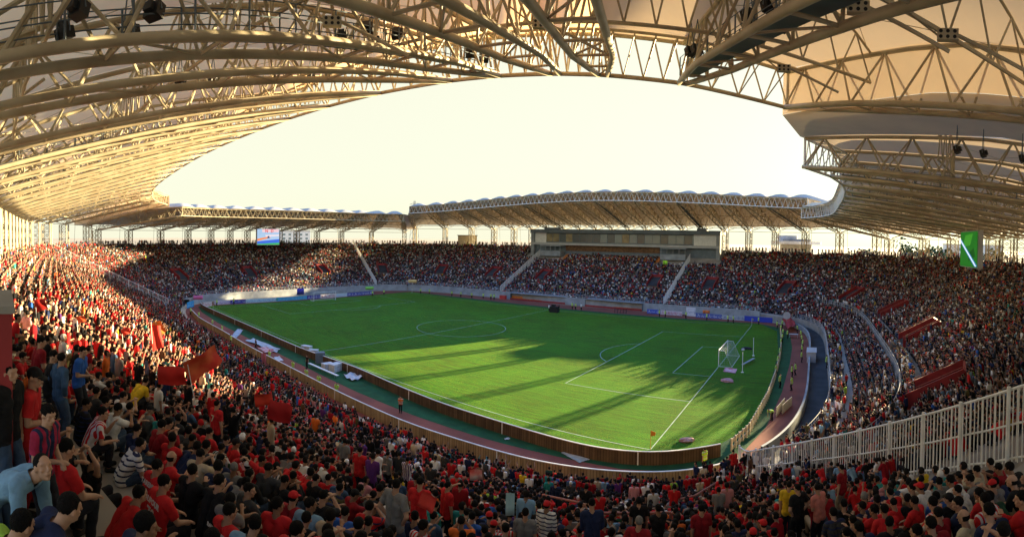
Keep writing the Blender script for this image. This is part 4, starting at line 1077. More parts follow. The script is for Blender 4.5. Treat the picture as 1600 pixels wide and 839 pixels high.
def cone_capsule(bm, a, b, ra, rb, n=12):
    a, b = Vector(a), Vector(b); d = b-a; L_ = d.length
    q = d.to_track_quat('Z', 'Y') if L_ > 1e-6 else None
    rings = []
    prof = [(-math.cos(t)*ra, math.sin(t)*ra) for t in (rad(25), rad(55), rad(88))]+[(L_+math.cos(t)*rb, math.sin(t)*rb) for t in (rad(88), rad(55), rad(25))]
    def pt(z, r, k): 
        v = Vector((r*math.cos(2*math.pi*k/n), r*math.sin(2*math.pi*k/n), z)); return a+(q @ v if q else v)
    vs = [[bm.verts.new(pt(z, r, k)) for k in range(n)] for z, r in prof]
    c0 = bm.verts.new(pt(-ra, 0, 0)); c1 = bm.verts.new(pt(L_+rb, 0, 0))
    for i in range(len(prof)-1):
        for k in range(n): bm.faces.new((vs[i][k], vs[i][(k+1) % n], vs[i+1][(k+1) % n], vs[i+1][k]))
    for k in range(n): bm.faces.new((c0, vs[0][(k+1) % n], vs[0][k])); bm.faces.new((c1, vs[-1][k], vs[-1][(k+1) % n]))
def ellipsoid(bm, c, r, R=None, sub=2):
    t = bmesh.ops.create_icosphere(bm, subdivisions=sub, radius=1.0)
    for v in t['verts']:
        p = Vector((v.co.x*r[0], v.co.y*r[1], v.co.z*r[2])); v.co = (R @ p if R else p)+Vector(c)
BONES = {}
def segments(S):
    """(name, a, b, ra, rb, region) of every limb"""
    g = []
    P, Wt, Ch, N = S['pel'], S['waist'], S['chest'], S['neck']; X = np.array([1.0, 0, 0])
    up = (N-Ch)/np.linalg.norm(N-Ch)
    for s in (-1, 1):
        g.append((P+X*s*.065, Wt+X*s*.055, .105, .095, 'hips'))
        g.append((Wt+X*s*.055, Ch+X*s*.085, .095, .105, 'torso'))
        g.append((Ch+X*s*.08, Ch+up*.10+X*s*.10, .105, .075, 'torso'))
        n = 'l' if s == 1 else 'r'
        g.append((Ch+up*.11+X*s*.05, S[n+'sh'], .07, .062, 'torso'))
        g.append((S[n+'sh'], S[n+'el'], .058, .043, 'uarm'))
        g.append((S[n+'el'], S[n+'wr'], .043, .028, 'farm'))
        g.append((S[n+'hip'], S[n+'kn'], .092, .058, 'thigh'))
        g.append((S[n+'kn'], S[n+'an'], .058, .040, 'shin'))
        g.append((S[n+'an']+np.array([0, -.03, -.04]), S[n+'toe'], .042, .034, 'foot'))
    g.append((Ch+up*.12, N+up*.06, .06, .052, 'neck'))
    g.append((N, S['head']+np.array(S['R'] @ Vector((0, -.025, -.02))), .054, .056, 'neck'))
    return g
def body_mesh(S, voxel=.0095):
    bm = bmesh.new()
    for a, b, ra, rb, n in segments(S): cone_capsule(bm, a, b, ra, rb, 12)
    R = S['R']; H = Vector(S['head'])
    o = lambda x, y, z: H+R @ Vector((x, y, z))
    ellipsoid(bm, o(0, -.008, .028), (.074, .092, .088), R, 3)      # cranium
    ellipsoid(bm, o(0, .022, -.045), (.056, .064, .068), R, 2)      # jaw
    ellipsoid(bm, o(0, .066, -.092), (.024, .020, .018), R, 2)      # chin
    cone_capsule(bm, o(0, .088, .018), o(0, .108, -.022), .010, .016, 8)   # nose
    for s in (-1, 1):
        cone_capsule(bm, o(s*.012, .086, .032), o(s*.05, .070, .034), .011, .010, 8)   # brow
        ellipsoid(bm, o(s*.078, -.008, -.008), (.012, .020, .032), R, 2)             # ear
        ellipsoid(bm, o(s*.045, .060, -.018), (.020, .016, .016), R, 2)             # cheek
    cone_capsule(bm, o(-.020, .086, -.055), o(.020, .086, -.055), .010, .010, 8)       # lips
    for n, s in (('l', 1), ('r', -1)):
        w, e = Vector(S[n+'wr']), Vector(S[n+'el']); f = (w-e).normalized()
        side = f.cross(Vector((0, 0, 1)))
        if side.length < .2: side = f.cross(Vector((0, 1, 0)))
        side.normalize(); nrm = side.cross(f).normalized()
        for k in (-1, 0, 1): cone_capsule(bm, w+f*.01+side*k*.014, w+f*.085+side*k*.022, .017, .013, 8)
        for k, L_ in ((-1.5, .060), (-.5, .074), (.5, .070), (1.5, .054)):
            b0 = w+f*.085+side*k*.0165; m = b0+f*L_*.55+side*k*.004-nrm*.008; cone_capsule(bm, b0, m, .0095, .009, 6); cone_capsule(bm, m, m+f*L_*.4-nrm*.022, .009, .0075, 6)
        t0 = w+f*.03+side*s*.022; t1 = t0+f*.03+side*s*.03-nrm*.012; cone_capsule(bm, t0, t1, .013, .0105, 6); cone_capsule(bm, t1, t1+f*.03+side*s*.006-nrm*.006, .0105, .008, 6)
    me = bpy.data.meshes.new('tmp'); bm.to_mesh(me); bm.free()
    ob = bpy.data.objects.new('tmp', me); COL.objects.link(ob)
    md = ob.modifiers.new('r', 'REMESH'); md.mode = 'VOXEL'; md.voxel_size = voxel; md.adaptivity = 0
    sm = ob.modifiers.new('s', 'SMOOTH'); sm.factor = .5; sm.iterations = 3
    out = evaluate(ob); bpy.data.objects.remove(ob); bpy.data.meshes.remove(me)
    return out
def evaluate(ob):
    dg = bpy.context.evaluated_depsgraph_get(); dg.update()
    return bpy.data.meshes.new_from_object(ob.evaluated_get(dg), depsgraph=dg)
def decimate(me, ratio, name='tmp'):
    ob = bpy.data.objects.new('tmp', me); COL.objects.link(ob)
    md = ob.modifiers.new('d', 'DECIMATE'); md.ratio = ratio; md.use_collapse_triangulate = True
    out = evaluate(ob); bpy.data.objects.remove(ob); return out
def coords(me):
    v = np.empty(len(me.vertices)*3, np.float32); me.vertices.foreach_get('co', v); return v.reshape(-1, 3)
def normals(me):
    v = np.empty(len(me.vertices)*3, np.float32); me.vertices.foreach_get('normal', v); return v.reshape(-1, 3)
REG = ['hips', 'torso', 'uarm', 'farm', 'thigh', 'shin', 'foot', 'neck', 'head']
def classify(V, S):
    """nearest limb of each point and how far along it lies"""
    best = np.full(len(V), 1e9); reg = np.zeros(len(V), int); tt = np.zeros(len(V))
    sg = segments(S)+[(S['head'], S['head']+np.array([0, 0, .01]), .085, .085, 'head')]
    for a, b, ra, rb, n in sg:
        a = np.asarray(a); b = np.asarray(b); d = b-a; t = np.clip(((V-a)@d)/(d@d), 0, 1)
        ds = np.linalg.norm(V-(a+t[:, None]*d), axis=1)-(ra+(rb-ra)*t)
        if n == 'neck': ds = ds+.004
        m = ds < best; best[m] = ds[m]; reg[m] = REG.index(n); tt[m] = t[m]
    for n in ('l', 'r'):     # hands
        ds = np.linalg.norm(V-S[n+'wr'], axis=1); f = (S[n+'wr']-S[n+'el']); f /= np.linalg.norm(f)
        m = (ds < .2) & (((V-S[n+'wr'])@f) > .0) & ((best > .004) | (reg == REG.index('farm'))); reg[m] = REG.index('farm'); tt[m] = 1
    return reg, tt
def submesh(V, faces, mask_f, off, name):
    keep = faces[mask_f]; ids = np.unique(keep); mp = np.full(len(V), -1); mp[ids] = np.arange(len(ids))
    me = bpy.data.meshes.new(name); me.from_pydata((V+off)[ids].tolist(), [], mp[keep].tolist()); me.update(); return me
def hair_mesh(S, kind, seed):
    bm = bmesh.new(); R = S['R']; H = Vector(S['head']); rr = random.Random(seed)
    o = lambda x, y, z: H+R @ Vector((x, y, z))
    c, r = {'short': ((0, -.016, .042), (.080, .094, .088)), 'thick': ((0, -.016, .050), (.085, .100, .098)), 'crop': ((0, -.018, .034), (.0775, .092, .087)),
            'cap': ((0, -.010, .048), (.083, .100, .078)), 'hood': ((0, -.024, .02), (.100, .112, .125)), 'bald': ((0, -.022, .008), (.0795, .086, .066))}[kind]
    t = bmesh.ops.create_icosphere(bm, subdivisions=4, radius=1.0)
    for v in t['verts']:
        p = v.co.copy(); k = 1.0
        if kind in ('short', 'thick'): k += .03*math.sin(11*p.x+seed)*math.sin(9*p.y+2*seed)+.02*rr.uniform(-1, 1)
        q = Vector((c[0]+p.x*r[0]*k, c[1]+p.y*r[1]*k, c[2]+p.z*r[2]*k))
        if kind == 'cap': q.z = max(q.z, .030)
        elif kind == 'bald': q.y = min(q.y, -.004)
        elif kind in ('short', 'thick', 'crop'):
            if q.y > .035: q.z = max(q.z, .062-.2*max(0, abs(q.x)-.05))
            elif q.y > -.01: q.z = max(q.z, .005)
        v.co = o(q.x, q.y, q.z)
    if kind == 'cap':
        b0 = [o(x, .085-4.2*x*x, .034) for x in np.linspace(-.07, .07, 9)]; b1 = [o(x*1.02, .158-6*x*x, .022) for x in np.linspace(-.07, .07, 9)]
        up = R @ Vector((0, 0, .008)); vs = [[bm.verts.new(p+up*s) for p in row] for s in (0, 1) for row in (b0, b1)]
        for q in range(8):
            bm.faces.new((vs[0][q], vs[0][q+1], vs[1][q+1], vs[1][q])); bm.faces.new((vs[2][q+1], vs[2][q], vs[3][q], vs[3][q+1])); bm.faces.new((vs[1][q], vs[1][q+1], vs[3][q+1], vs[3][q]))
    me = bpy.data.meshes.new('hair' if kind not in ('cap', 'hood') else kind); bm.to_mesh(me); bm.free()
    me.polygons.foreach_set('use_smooth', [True]*len(me.polygons)); return me

SITZ = .37
SP = (0, -.28, SITZ+.07)        # seated pelvis over feet at the origin
SA = ((.12, .10, .085), (-.12, .10, .085))
def sit(lean, lw, rw, **k): return skeleton(SP, lean, lw, rw, SA[0], SA[1], **k)
ST = (0, 0, .93); TA = ((.10, -.02, .085), (-.10, .02, .085))
def stand(lean, lw, rw, **k): return skeleton(ST, lean, lw, rw, TA[0], TA[1], **k)
POSES = {
 'sit_knees': (sit(.12, (.15, .16, .58), (-.15, .16, .58), bend=.12, hp=.15), 'seated upright'),
 'sit_forward': (sit(.40, (.10, .26, .56), (-.10, .26, .56), bend=.28, hp=-.05, hy=.2), 'seated leaning forward'),
 'sit_chin': (sit(.30, (.14, .18, .60), (-.05, .22, .86), bend=.22, hy=-.35, le=(.4, -.4, -.6), re_=(-.3, -.1, -.9)), 'seated, hand at mouth'),
 'sit_folded': (sit(.06, (-.06, .14, .82), (.06, .15, .79), bend=.10, hy=.45), 'seated, arms folded'),
 'sit_head': (sit(.02, (.08, -.33, 1.33), (-.08, -.33, 1.33), bend=.06, le=(1, -.1, .4), re_=(-1, -.1, .4), hp=.1), 'seated, hands behind head'),
 'sit_phone': (sit(.16, (.06, .22, .95), (-.04, .22, .95), bend=.2, hp=.3, hy=-.15), 'seated looking down'),
 'sit_right': (sit(.10, (.15, .16, .58), (-.18, .02, .60), bend=.12, hy=-.75, hp=.05), 'seated, face turned right'),
 'sit_slump': (sit(.55, (.02, .30, .50), (-.02, .32, .50), bend=.35, hp=.1, hy=.35), 'seated hunched over'),
 'stand_side': (stand(.03, (.24, .03, .86), (-.24, .03, .86), bend=.04), 'standing'),
 'stand_folded': (stand(-.02, (-.08, .18, 1.20), (.08, .20, 1.17), bend=.08, hy=.3), 'standing, arms folded'),
 'stand_point': (stand(.05, (.23, .05, .88), (-.30, .48, 1.42), bend=.05, hy=-.25), 'standing, one arm out'),
 'stand_raise': (stand(.0, (.26, .12, 1.88), (-.26, .12, 1.88), bend=.0, hp=-.1, le=(1, -.2, 0), re_=(-1, -.2, 0)), 'standing, arms raised'),
 'stand_hips': (stand(.02, (.17, .02, .98), (-.17, .02, .98), bend=.04, le=(1, -.5, 0), re_=(-1, -.5, 0), hy=.4), 'standing, hands on hips'),
 'stand_clasp': (stand(.06, (.05, .26, 1.12), (-.03, .26, 1.10), bend=.12, hp=.2, hy=-.3), 'standing, hands clasped'),
 'lean_low': (stand(.75, (.20, .50, .66), (-.18, .52, .70), bend=.35, hp=-.35, hy=-.5), 'standing bent forward'),
 'stoop': (stand(1.05, (.14, .52, .30), (-.14, .52, .34), bend=.25, hp=.0), 'stooping'),
 'walk': (skeleton((0, 0, .92), .05, (.22, -.16, .92), (-.22, .22, .95), (.10, -.26, .12), (-.10, .24, .085), bend=.04), 'walking'),
}
TEMPL = {}
M['skin'] = node_mat('skin', (.48, .28, .185), .6, noise=.15, scale=14)
M['skin_dark'] = node_mat('skin_tanned', (.30, .16, .095), .6, noise=.15, scale=14)
M['hair_black'] = node_mat('black_hair', (.008, .007, .007), .8, noise=.5, scale=60, bump=.6, bscale=90, spec=.12)
M['hair_grey'] = node_mat('grey_hair', (.20, .19, .18), .7, noise=.4, scale=60)
def cloth_mat(name, stripe=None):
    m = bpy.data.materials.new(name); m.use_nodes = True; n = m.node_tree.nodes; l = m.node_tree.links; b = n['Principled BSDF']
    oi = n.new('ShaderNodeObjectInfo'); tc = n.new('ShaderNodeTexCoord'); t = n.new('ShaderNodeTexNoise'); t.inputs['Scale'].default_value = 7; t.inputs['Detail'].default_value = 4
    l.new(tc.outputs['Object'], t.inputs['Vector']); mr = n.new('ShaderNodeMapRange'); mr.inputs['From Min'].default_value = .3; mr.inputs['From Max'].default_value = .7; mr.inputs['To Min'].default_value = .72; mr.inputs['To Max'].default_value = 1.1
    l.new(t.outputs[0], mr.inputs[0]); mx = n.new('ShaderNodeMix'); mx.data_type = 'RGBA'; mx.blend_type = 'MULTIPLY'; mx.inputs[0].default_value = 1
    l.new(mr.outputs[0], mx.inputs[7]); src = oi.outputs['Color']
    if stripe:
        axis, freq, duty, colr = stripe
        sx = n.new('ShaderNodeSeparateXYZ'); l.new(tc.outputs['Object'], sx.inputs[0]); mu = n.new('ShaderNodeMath'); mu.operation = 'MULTIPLY'; mu.inputs[1].default_value = freq; l.new(sx.outputs[axis], mu.inputs[0])
        fr = n.new('ShaderNodeMath'); fr.operation = 'FRACT'; l.new(mu.outputs[0], fr.inputs[0]); gt = n.new('ShaderNodeMath'); gt.operation = 'LESS_THAN'; gt.inputs[1].default_value = duty; l.new(fr.outputs[0], gt.inputs[0])
        m2 = n.new('ShaderNodeMix'); m2.data_type = 'RGBA'; m2.inputs[7].default_value = (*colr, 1); l.new(gt.outputs[0], m2.inputs[0]); l.new(src, m2.inputs[6]); src = m2.outputs[2]
    l.new(src, mx.inputs[6]); l.new(mx.outputs[2], b.inputs['Base Color']); b.inputs['Roughness'].default_value = .85; b.inputs['Specular IOR Level'].default_value = .2
    bp = n.new('ShaderNodeBump'); bp.inputs['Strength'].default_value = .9; bp.inputs['Distance'].default_value = .035; l.new(t.outputs[0], bp.inputs['Height']); l.new(bp.outputs[0], b.inputs['Normal'])
    return m
M['cloth'] = cloth_mat('woven_cloth'); M['cloth_h'] = cloth_mat('striped_cloth', (2, 11, .3, (.02, .03, .09))); M['cloth_v'] = cloth_mat('upright_striped_cloth', (0, 13, .5, (.62, .60, .60)))
M['cloth_br'] = cloth_mat('club_striped_cloth', (0, 9, .5, (.34, .02, .06)))
M['vest'] = cloth_mat('reflective_cloth', (2, 4.2, .22, (.55, .57, .55)))

def make_template(name):
    S, txt = POSES[name]; me = body_mesh(S); V = coords(me).astype(float); Nn = normals(me).astype(float)
    nf = len(me.polygons); fv = np.empty(len(me.loops), np.int32); me.loops.foreach_get('vertex_index', fv); ls = np.empty(nf, np.int32); me.polygons.foreach_get('loop_total', ls)
    if (ls == 4).all(): F = fv.reshape(-1, 4)
    else:
        bm = bmesh.new(); bm.from_mesh(me); bmesh.ops.triangulate(bm, faces=bm.faces); bm.to_mesh(me); bm.free(); fv = np.empty(len(me.loops), np.int32); me.loops.foreach_get('vertex_index', fv); F = fv.reshape(-1, 3); V = coords(me).astype(float); Nn = normals(me).astype(float)
    reg, tt = classify(V, S); r_ = {n: i for i, n in enumerate(REG)}
    up = S['neck']-S['chest']; up /= np.linalg.norm(up)
    nh = (V-S['neck'])@up
    legs = (reg == r_['thigh']) | (reg == r_['shin'])
    torso = (reg == r_['torso']) | (reg == r_['hips'])
    shirt = (torso | ((reg == r_['uarm']) & (tt < .72)) | ((reg == r_['neck']) & (nh < -.02)) | ((reg == r_['thigh']) & (tt < .16))) & (nh < .02)
    longs = shirt | (reg == r_['uarm']) | ((reg == r_['farm']) & (tt < .92))
    trous = (legs & (tt < 1.01)) | (reg == r_['hips'])
    trous &= ~((reg == r_['shin']) & (tt > .95))
    shoes = (reg == r_['foot']) | ((reg == r_['shin']) & (tt > .97))
    fold = (.5+.5*np.sin(V[:, 2]*34+V[:, 0]*19)*np.sin(V[:, 1]*27-V[:, 2]*11))
    offs = {'shirt': .016+.012*fold, 'long': .017+.013*fold, 'trousers': .012+.010*fold, 'shoe_a': .012+0*fold, 'shoe_b': .012+0*fold}
    T = {'S': S, 'txt': txt, 'name': name}
    b = decimate(me, .30); b.name = 'person_body'; b.polygons.foreach_set('use_smooth', [True]*len(b.polygons)); T['body'] = b
    for key, mk in (('shirt', shirt), ('long', longs), ('trousers', trous), ('shoe_a', shoes & (V[:, 0] > 0)), ('shoe_b', shoes & (V[:, 0] <= 0))):
        mf = mk[F].all(1); sm = submesh(V, F, mf, Nn*offs[key][:, None], key)
        dm = decimate(sm, .32); bpy.data.meshes.remove(sm); dm.name = {'long': 'shirt', 'shoe_a': 'shoe', 'shoe_b': 'shoe'}.get(key, key); dm.polygons.foreach_set('use_smooth', [True]*len(dm.polygons)); T[key] = dm
    # simplified copies for the crowd mass: clothes and hair as thickness on the skin
    R = np.array(S['R']); hl = (V-S['head'])@R
    hair = (reg == r_['head']) & ((hl[:, 2] > .058) | ((hl[:, 1] < .005) & (hl[:, 2] > -.055)))
    V2 = V+Nn*(.016*(shirt | trous | shoes)+.012*hair)[:, None]
    m2 = me.copy(); m2.vertices.foreach_set('co', V2.astype(np.float32).ravel()); m2.update()
    ntri = len(F)*(2 if F.shape[1] == 4 else 1)
    lods = []
    for target in (760, 200, 64):
        d = decimate(m2, target/ntri); vv = coords(d).astype(float); bm = bmesh.new(); bm.from_mesh(d); bmesh.ops.triangulate(bm, faces=bm.faces)
        ff = np.array([[v.index for v in f.verts] for f in bm.faces]); bm.free(); cc = vv[ff].mean(1)
        rg, t2 = classify(cc, S); h2 = (cc-S['neck'])@up; hc = (cc-S['head'])@R
        cls = np.zeros(len(ff), int)
        tor = (rg == r_['torso']) | (rg == r_['hips'])
        cls[(tor | ((rg == r_['uarm']) & (t2 < .72)) | ((rg == r_['thigh']) & (t2 < .16))) & (h2 < .03)] = 2
        cls[((rg == r_['thigh']) & (t2 >= .16)) | (rg == r_['shin'])] = 3; cls[rg == r_['foot']] = 4
        cls[(rg == r_['head']) & ((hc[:, 2] > .055) | ((hc[:, 1] < .01) & (hc[:, 2] > -.06)))] = 1
        lo = cls.copy(); lo[(rg == r_['uarm']) | ((rg == r_['farm']) & (t2 < .9))] = 2
        lods.append((vv.astype(np.float32), ff.astype(np.int32), cls, lo)); bpy.data.meshes.remove(d)
    T['lods'] = lods; bpy.data.meshes.remove(m2); bpy.data.meshes.remove(me)
    TEMPL[name] = T
for nm in POSES: make_template(nm)
HAIR = {}
def hair_for(pose, kind):
    if (pose, kind) not in HAIR: HAIR[pose, kind] = hair_mesh(TEMPL[pose]['S'], kind, len(HAIR) % 17)
    return HAIR[pose, kind]
def link(name, me, parent, mat, colr=None):
    o = bpy.data.objects.new(name, me); COL.objects.link(o); o.parent = parent
    if not me.materials: me.materials.append(mat)
    o.material_slots[0].link = 'OBJECT'; o.material_slots[0].material = mat
    if colr: o.color = (*colr, 1)
    return o
COLS = {'red': (.56, .020, .024), 'dark red': (.27, .012, .02), 'black': (.012, .012, .014), 'white': (.74, .74, .72), 'grey': (.20, .20, .20), 'navy': (.016, .026, .075), 'bright blue': (.03, .12, .46), 'light blue': (.20, .36, .52), 'denim blue': (.045, .095, .18),
        'yellow': (.75, .50, .03), 'orange': (.72, .16, .03), 'teal': (.03, .27, .26), 'dark green': (.02, .07, .04), 'olive': (.12, .11, .05), 'lime green': (.33, .55, .06), 'brown': (.13, .07, .04), 'beige': (.48, .40, .28), 'pink': (.56, .25, .27), 'purple': (.10, .03, .16), 'cream': (.62, .56, .38), 'charcoal': (.045, .047, .05), 'salmon': (.58, .20, .16)}
TRS = {'dark': (.02, .022, .03), 'jeans': (.05, .085, .15), 'grey': (.16, .16, .17), 'beige': (.34, .27, .18), 'black': (.010, .010, .011), 'red': (.40, .02, .02)}
PEOPLE = []
def person(pose, loc, yaw, shirt='red', trousers='dark', hair='short', haircol='hair_black', long=False, skin='skin', scale=1.0, pattern='cloth', cap=None, vest=None, label=None, group=None, beard=False):
    T = TEMPL[pose]; r = bpy.data.objects.new('person', T['body']); COL.objects.link(r)
    if not T['body'].materials: T['body'].materials.append(M[skin])
    r.material_slots[0].link = 'OBJECT'; r.material_slots[0].material = M[skin]
    r.location = loc; r.rotation_euler = (0, 0, yaw); r.scale = (scale,)*3
    link('shirt', T['long' if long else 'shirt'], r, M[pattern], COLS[shirt])
    link('trousers', T['trousers'], r, M['cloth'], TRS[trousers]); link('shoe', T['shoe_a'], r, M['cloth'], (.03, .03, .03)); link('shoe', T['shoe_b'], r, M['cloth'], (.03, .03, .03))
    if hair == 'cap' or cap: link('cap', hair_for(pose, 'cap'), r, M['cloth'], COLS[cap or 'black'])
    elif hair == 'hood': link('headscarf', hair_for(pose, 'hood'), r, M['cloth'], COLS['black'])
    link('hair', hair_for(pose, 'crop' if (cap or hair in ('cap', 'hood')) else hair), r, M[haircol])
    if vest:
        if 'vestmesh' not in T:
            mv = T['shirt'].copy(); v = coords(mv)+normals(mv)*.014; mv.vertices.foreach_set('co', v.ravel()); mv.name = 'vest'; T['vestmesh'] = mv
        link('vest', T['vestmesh'], r, M['vest'], vest)
    tag(r, label, 'person', group)
    PEOPLE.append(r); return r

# ---- the crowd's places: every row of the rake
def yaw_in(k, extra=0.0):
    n = -NRM[k]; return math.atan2(n[1], n[0])-math.pi/2+extra
taken = []          # places of the individually built figures, (x, y)
def row_of(d): 
    r = max(0, min(NROW-1, int((d-D0)/TREAD))); return D0+r*TREAD, ZF+SLOPE*r*TREAD
def place_head(u, v, hh):
    """the row place whose head shows at photo pixel (u, v): feet point, ring index"""
    q, d, k = on_stand(u, v, hh)
    d0, z = row_of(d); return k, d0, z

# ------------------------------------------------------------------ figures built one by one
def shirt_text(p_, T, rows, colr=(.62, .60, .58), parent=None):
    """printed name and number on the back of a shirt"""
    S = T['S']; up = S['neck']-S['chest']; up /= np.linalg.norm(up); back = np.array([0, -up[2], up[1]])
    for txt, size, off in rows:
        o = text_mesh(txt, size, 'shirt_print', .004, flat(colr, .7), p_, extr=.002)
        c = S['chest']+up*off+back*(.135 if off > -.1 else .14)
        x = np.array([-1.0, 0, 0]) if False else np.array([1.0, 0, 0]); y = up; z = back
        # lettering faces backwards: its x runs to the figure's right
        Mx = Matrix(((x[0], y[0], z[0]), (x[1], y[1], z[1]), (x[2], y[2], z[2])))
        o.matrix_local = Matrix.Translation(Vector(c)) @ Mx.to_4x4()
LBL = []     # (object, short look, base description)
CN = {'dark red': 'maroon'}
PT = {'cloth': 'shirt', 'cloth_h': 'hooped shirt', 'cloth_v': 'striped shirt', 'cloth_br': 'club striped shirt', 'vest': 'vest'}
def look(shirt, pattern, cap, hair, haircol, long):
    s = CN.get(shirt, shirt)+' '+('long sleeved ' if long and pattern == 'cloth' else '')+PT[pattern]
    if cap: s += ', '+CN.get(cap, cap)+' cap'
    elif hair == 'bald': s += ', balding'
    elif hair == 'hood': s += ', black headscarf'
    elif haircol == 'hair_grey': s += ', grey hair'
    return s
def spectator(pose, q, k, turn=0.0, label=None, group='spectators close to the camera', **kw):
    p = person(pose, q, yaw_in(k)+turn, group=group, **kw)
    s = look(kw.get('shirt', 'red'), kw.get('pattern', 'cloth'), kw.get('cap'), kw.get('hair', 'short'), kw.get('haircol', 'hair_black'), kw.get('long', False))
    LBL.append([p, s, label, TEMPL[pose]['txt'], q]); taken.append((q[0], q[1])); return p
def special(u, v, hh, pose, turn=0.0, dist=None, dz=0.0, **kw):
    if dist is None:
        q, d, k = on_stand(u, v, hh)
        d0, z = row_of(d); P = np.array([q[0], q[1], z+dz])
    else:
        q = at_dist(u, v, dist); d, k = nearest(q[0], q[1]); P = np.array([q[0], q[1], q[2]-hh])
    return spectator(pose, P, k, turn, **kw)
HS, HT = 1.23, 1.73
special(8, 566, HT, 'stand_side', -.9, dist=5.3, shirt='black', trousers='jeans', hair='short', label='person in black shirt standing at the left edge, against the red wall end')
special(40, 578, 1.70, 'stand_clasp', -.5, dist=5.7, shirt='red', trousers='red', cap='black', hair='cap', label='person in red shirt and red trousers with black cap, by the red wall end')
special(63, 632, 1.48, 'stand_clasp', -.9, dist=4.9, shirt='navy', pattern='cloth_br', trousers='dark', scale=.86, label='young person in blue and dark red upright striped football shirt')
special(93, 553, HT, 'stand_hips', .15, dist=9.2, shirt='denim blue', trousers='jeans', long=True, label='person in denim jacket and jeans standing back turned, hands on hips')
special(122, 541, HT, 'stand_clasp', -.7, dist=10.6, shirt='bright blue', trousers='dark', label='person in bright blue shirt standing just right of the denim jacket')
special(-8, 716, 1.28, 'lean_low', -.9, dist=4.6, shirt='light blue', trousers='jeans', hair='crop', long=True, label='person in light blue shirt bending forward at the lower left corner')
special(-4, 770, HS, 'sit_slump', 0, dist=3.6, shirt='lime green', trousers='dark', label='person in lime green shirt cut by the left edge near the bottom')
special(70, 752, HS-.05, 'sit_slump', -.2, dist=3.7, shirt='navy', trousers='black', long=True, label='person in dark navy long sleeves hunched in the bottom left corner')
special(165, 700, 1.28, 'sit_head', .1, dist=7.6, shirt='black', trousers='dark', label='person in black shirt seated with hands clasped behind the head, lower left')
special(212, 676, 1.25, 'sit_forward', -.2, dist=8.6, shirt='white', pattern='cloth_h', trousers='jeans', label='person in white shirt with dark hoops seated leaning forward, lower left')
p = special(257, 712, 1.27, 'sit_knees', .05, dist=7.6, shirt='red', trousers='black', label='person in red shirt printed with a name and the number 9'); shirt_text(p, TEMPL['sit_knees'], [('TAREMI', .10, .07), ('9', .21, -.09)])
p = special(270, 735, 1.27, 'sit_knees', -.05, dist=6.6, shirt='red', trousers='dark', label='person in red shirt printed with a name and the number 70'); shirt_text(p, TEMPL['sit_knees'], [('ALIPOUR', .095, .07), ('70', .21, -.09)])
special(208, 752, 1.22, 'sit_forward', -.1, dist=6.2, shirt='red', trousers='black', label='person in red shirt leaning forward, left of the name and number 70 shirt')
p = special(372, 778, 1.27, 'sit_knees', -.1, dist=6.3, shirt='red', trousers='jeans', label='person in red shirt with a long white name across the back, bottom edge'); shirt_text(p, TEMPL['sit_knees'], [('RAMIN REZAEIAN', .062, .07)])
p = special(337, 627, HT, 'stand_side', .1, dist=13.6, shirt='red', trousers='dark', label='person in red number 7 shirt standing among seated fans'); shirt_text(p, TEMPL['stand_side'], [('7', .26, -.06)], (.62, .58, .40))
p = special(334, 664, 1.27, 'sit_knees', .1, dist=11.4, shirt='red', trousers='dark', label='person in red number 7 shirt seated below the standing number 7'); shirt_text(p, TEMPL['sit_knees'], [('7', .24, -.06)], (.62, .58, .40))
special(219, 583, 1.22, 'sit_slump', .2, dist=13.5, shirt='yellow', label='person in bright yellow shirt hunched over, right of the denim jacket')
special(562, 697, HT, 'stand_side', .1, shirt='red', trousers='dark', label='person in red shirt standing back turned, lower centre left')
special(605, 697, HT, 'stand_side', -.1, shirt='grey', trousers='black', label='person in grey shirt standing right of the one in red, lower centre left')
special(636, 707, HT, 'stand_folded', 0, shirt='purple', pattern='cloth_v', long=True, trousers='dark', label='person in purple striped shirt standing, lower centre left')
special(697, 742, HT, 'stand_point', -.6, shirt='red', trousers='dark', label='person in red shirt standing with one arm stretched out, bottom centre')
special(821, 771, HT, 'stand_side', .1, shirt='grey', trousers='dark', label='person in grey shirt standing back turned at the bottom centre')
special(926, 782, HT, 'stand_clasp', .2, shirt='navy', trousers='black', long=True, label='person in navy long sleeves standing below the reddish crush rail')
special(868, 748, HT, 'stand_side', .0, shirt='navy', trousers='dark', long=True, cap='grey', hair='cap', label='person in navy long sleeves and grey cap standing, bottom centre')
special(998, 787, HT, 'stand_hips', -.3, shirt='dark red', trousers='black', long=True, haircol='hair_grey', label='grey haired person in maroon long sleeves standing behind a crush rail')
special(1097, 774, HT, 'stand_side', .1, shirt='dark red', trousers='jeans', label='person in maroon shirt standing left of the lower end of the bar fence')
special(1233, 749, HT, 'stand_side', -.5, shirt='yellow', trousers='dark', label='person in mustard yellow shirt standing before the white bar fence')
special(1248, 750, HT, 'stand_hips', .2, shirt='black', trousers='black', label='person in black shirt standing right of the mustard yellow one')
special(1317, 725, HT, 'stand_side', .5, shirt='dark red', trousers='beige', label='person in maroon shirt and beige trousers standing against the bar fence')
special(1282, 743, HT, 'stand_clasp', .3, shirt='salmon', trousers='dark', label='person in salmon shirt standing left of the beige trousers')
special(1466, 744, 1.3, 'sit_forward', -.3, shirt='bright blue', label='person in bright blue shirt seated leaning, under the bar fence at right')
special(1318, 789, 1.3, 'sit_knees', 0, shirt='cream', label='person in cream shirt seated near the bottom right, under the fence')
special(1421, 789, 1.3, 'sit_folded', 0, shirt='yellow', label='person in yellow shirt seated near the bottom edge at right')
special(1147, 704, HT, 'stand_clasp', 0, dist=30.2, shirt='red', label='person in red shirt perched at the lower end of the white bar fence')

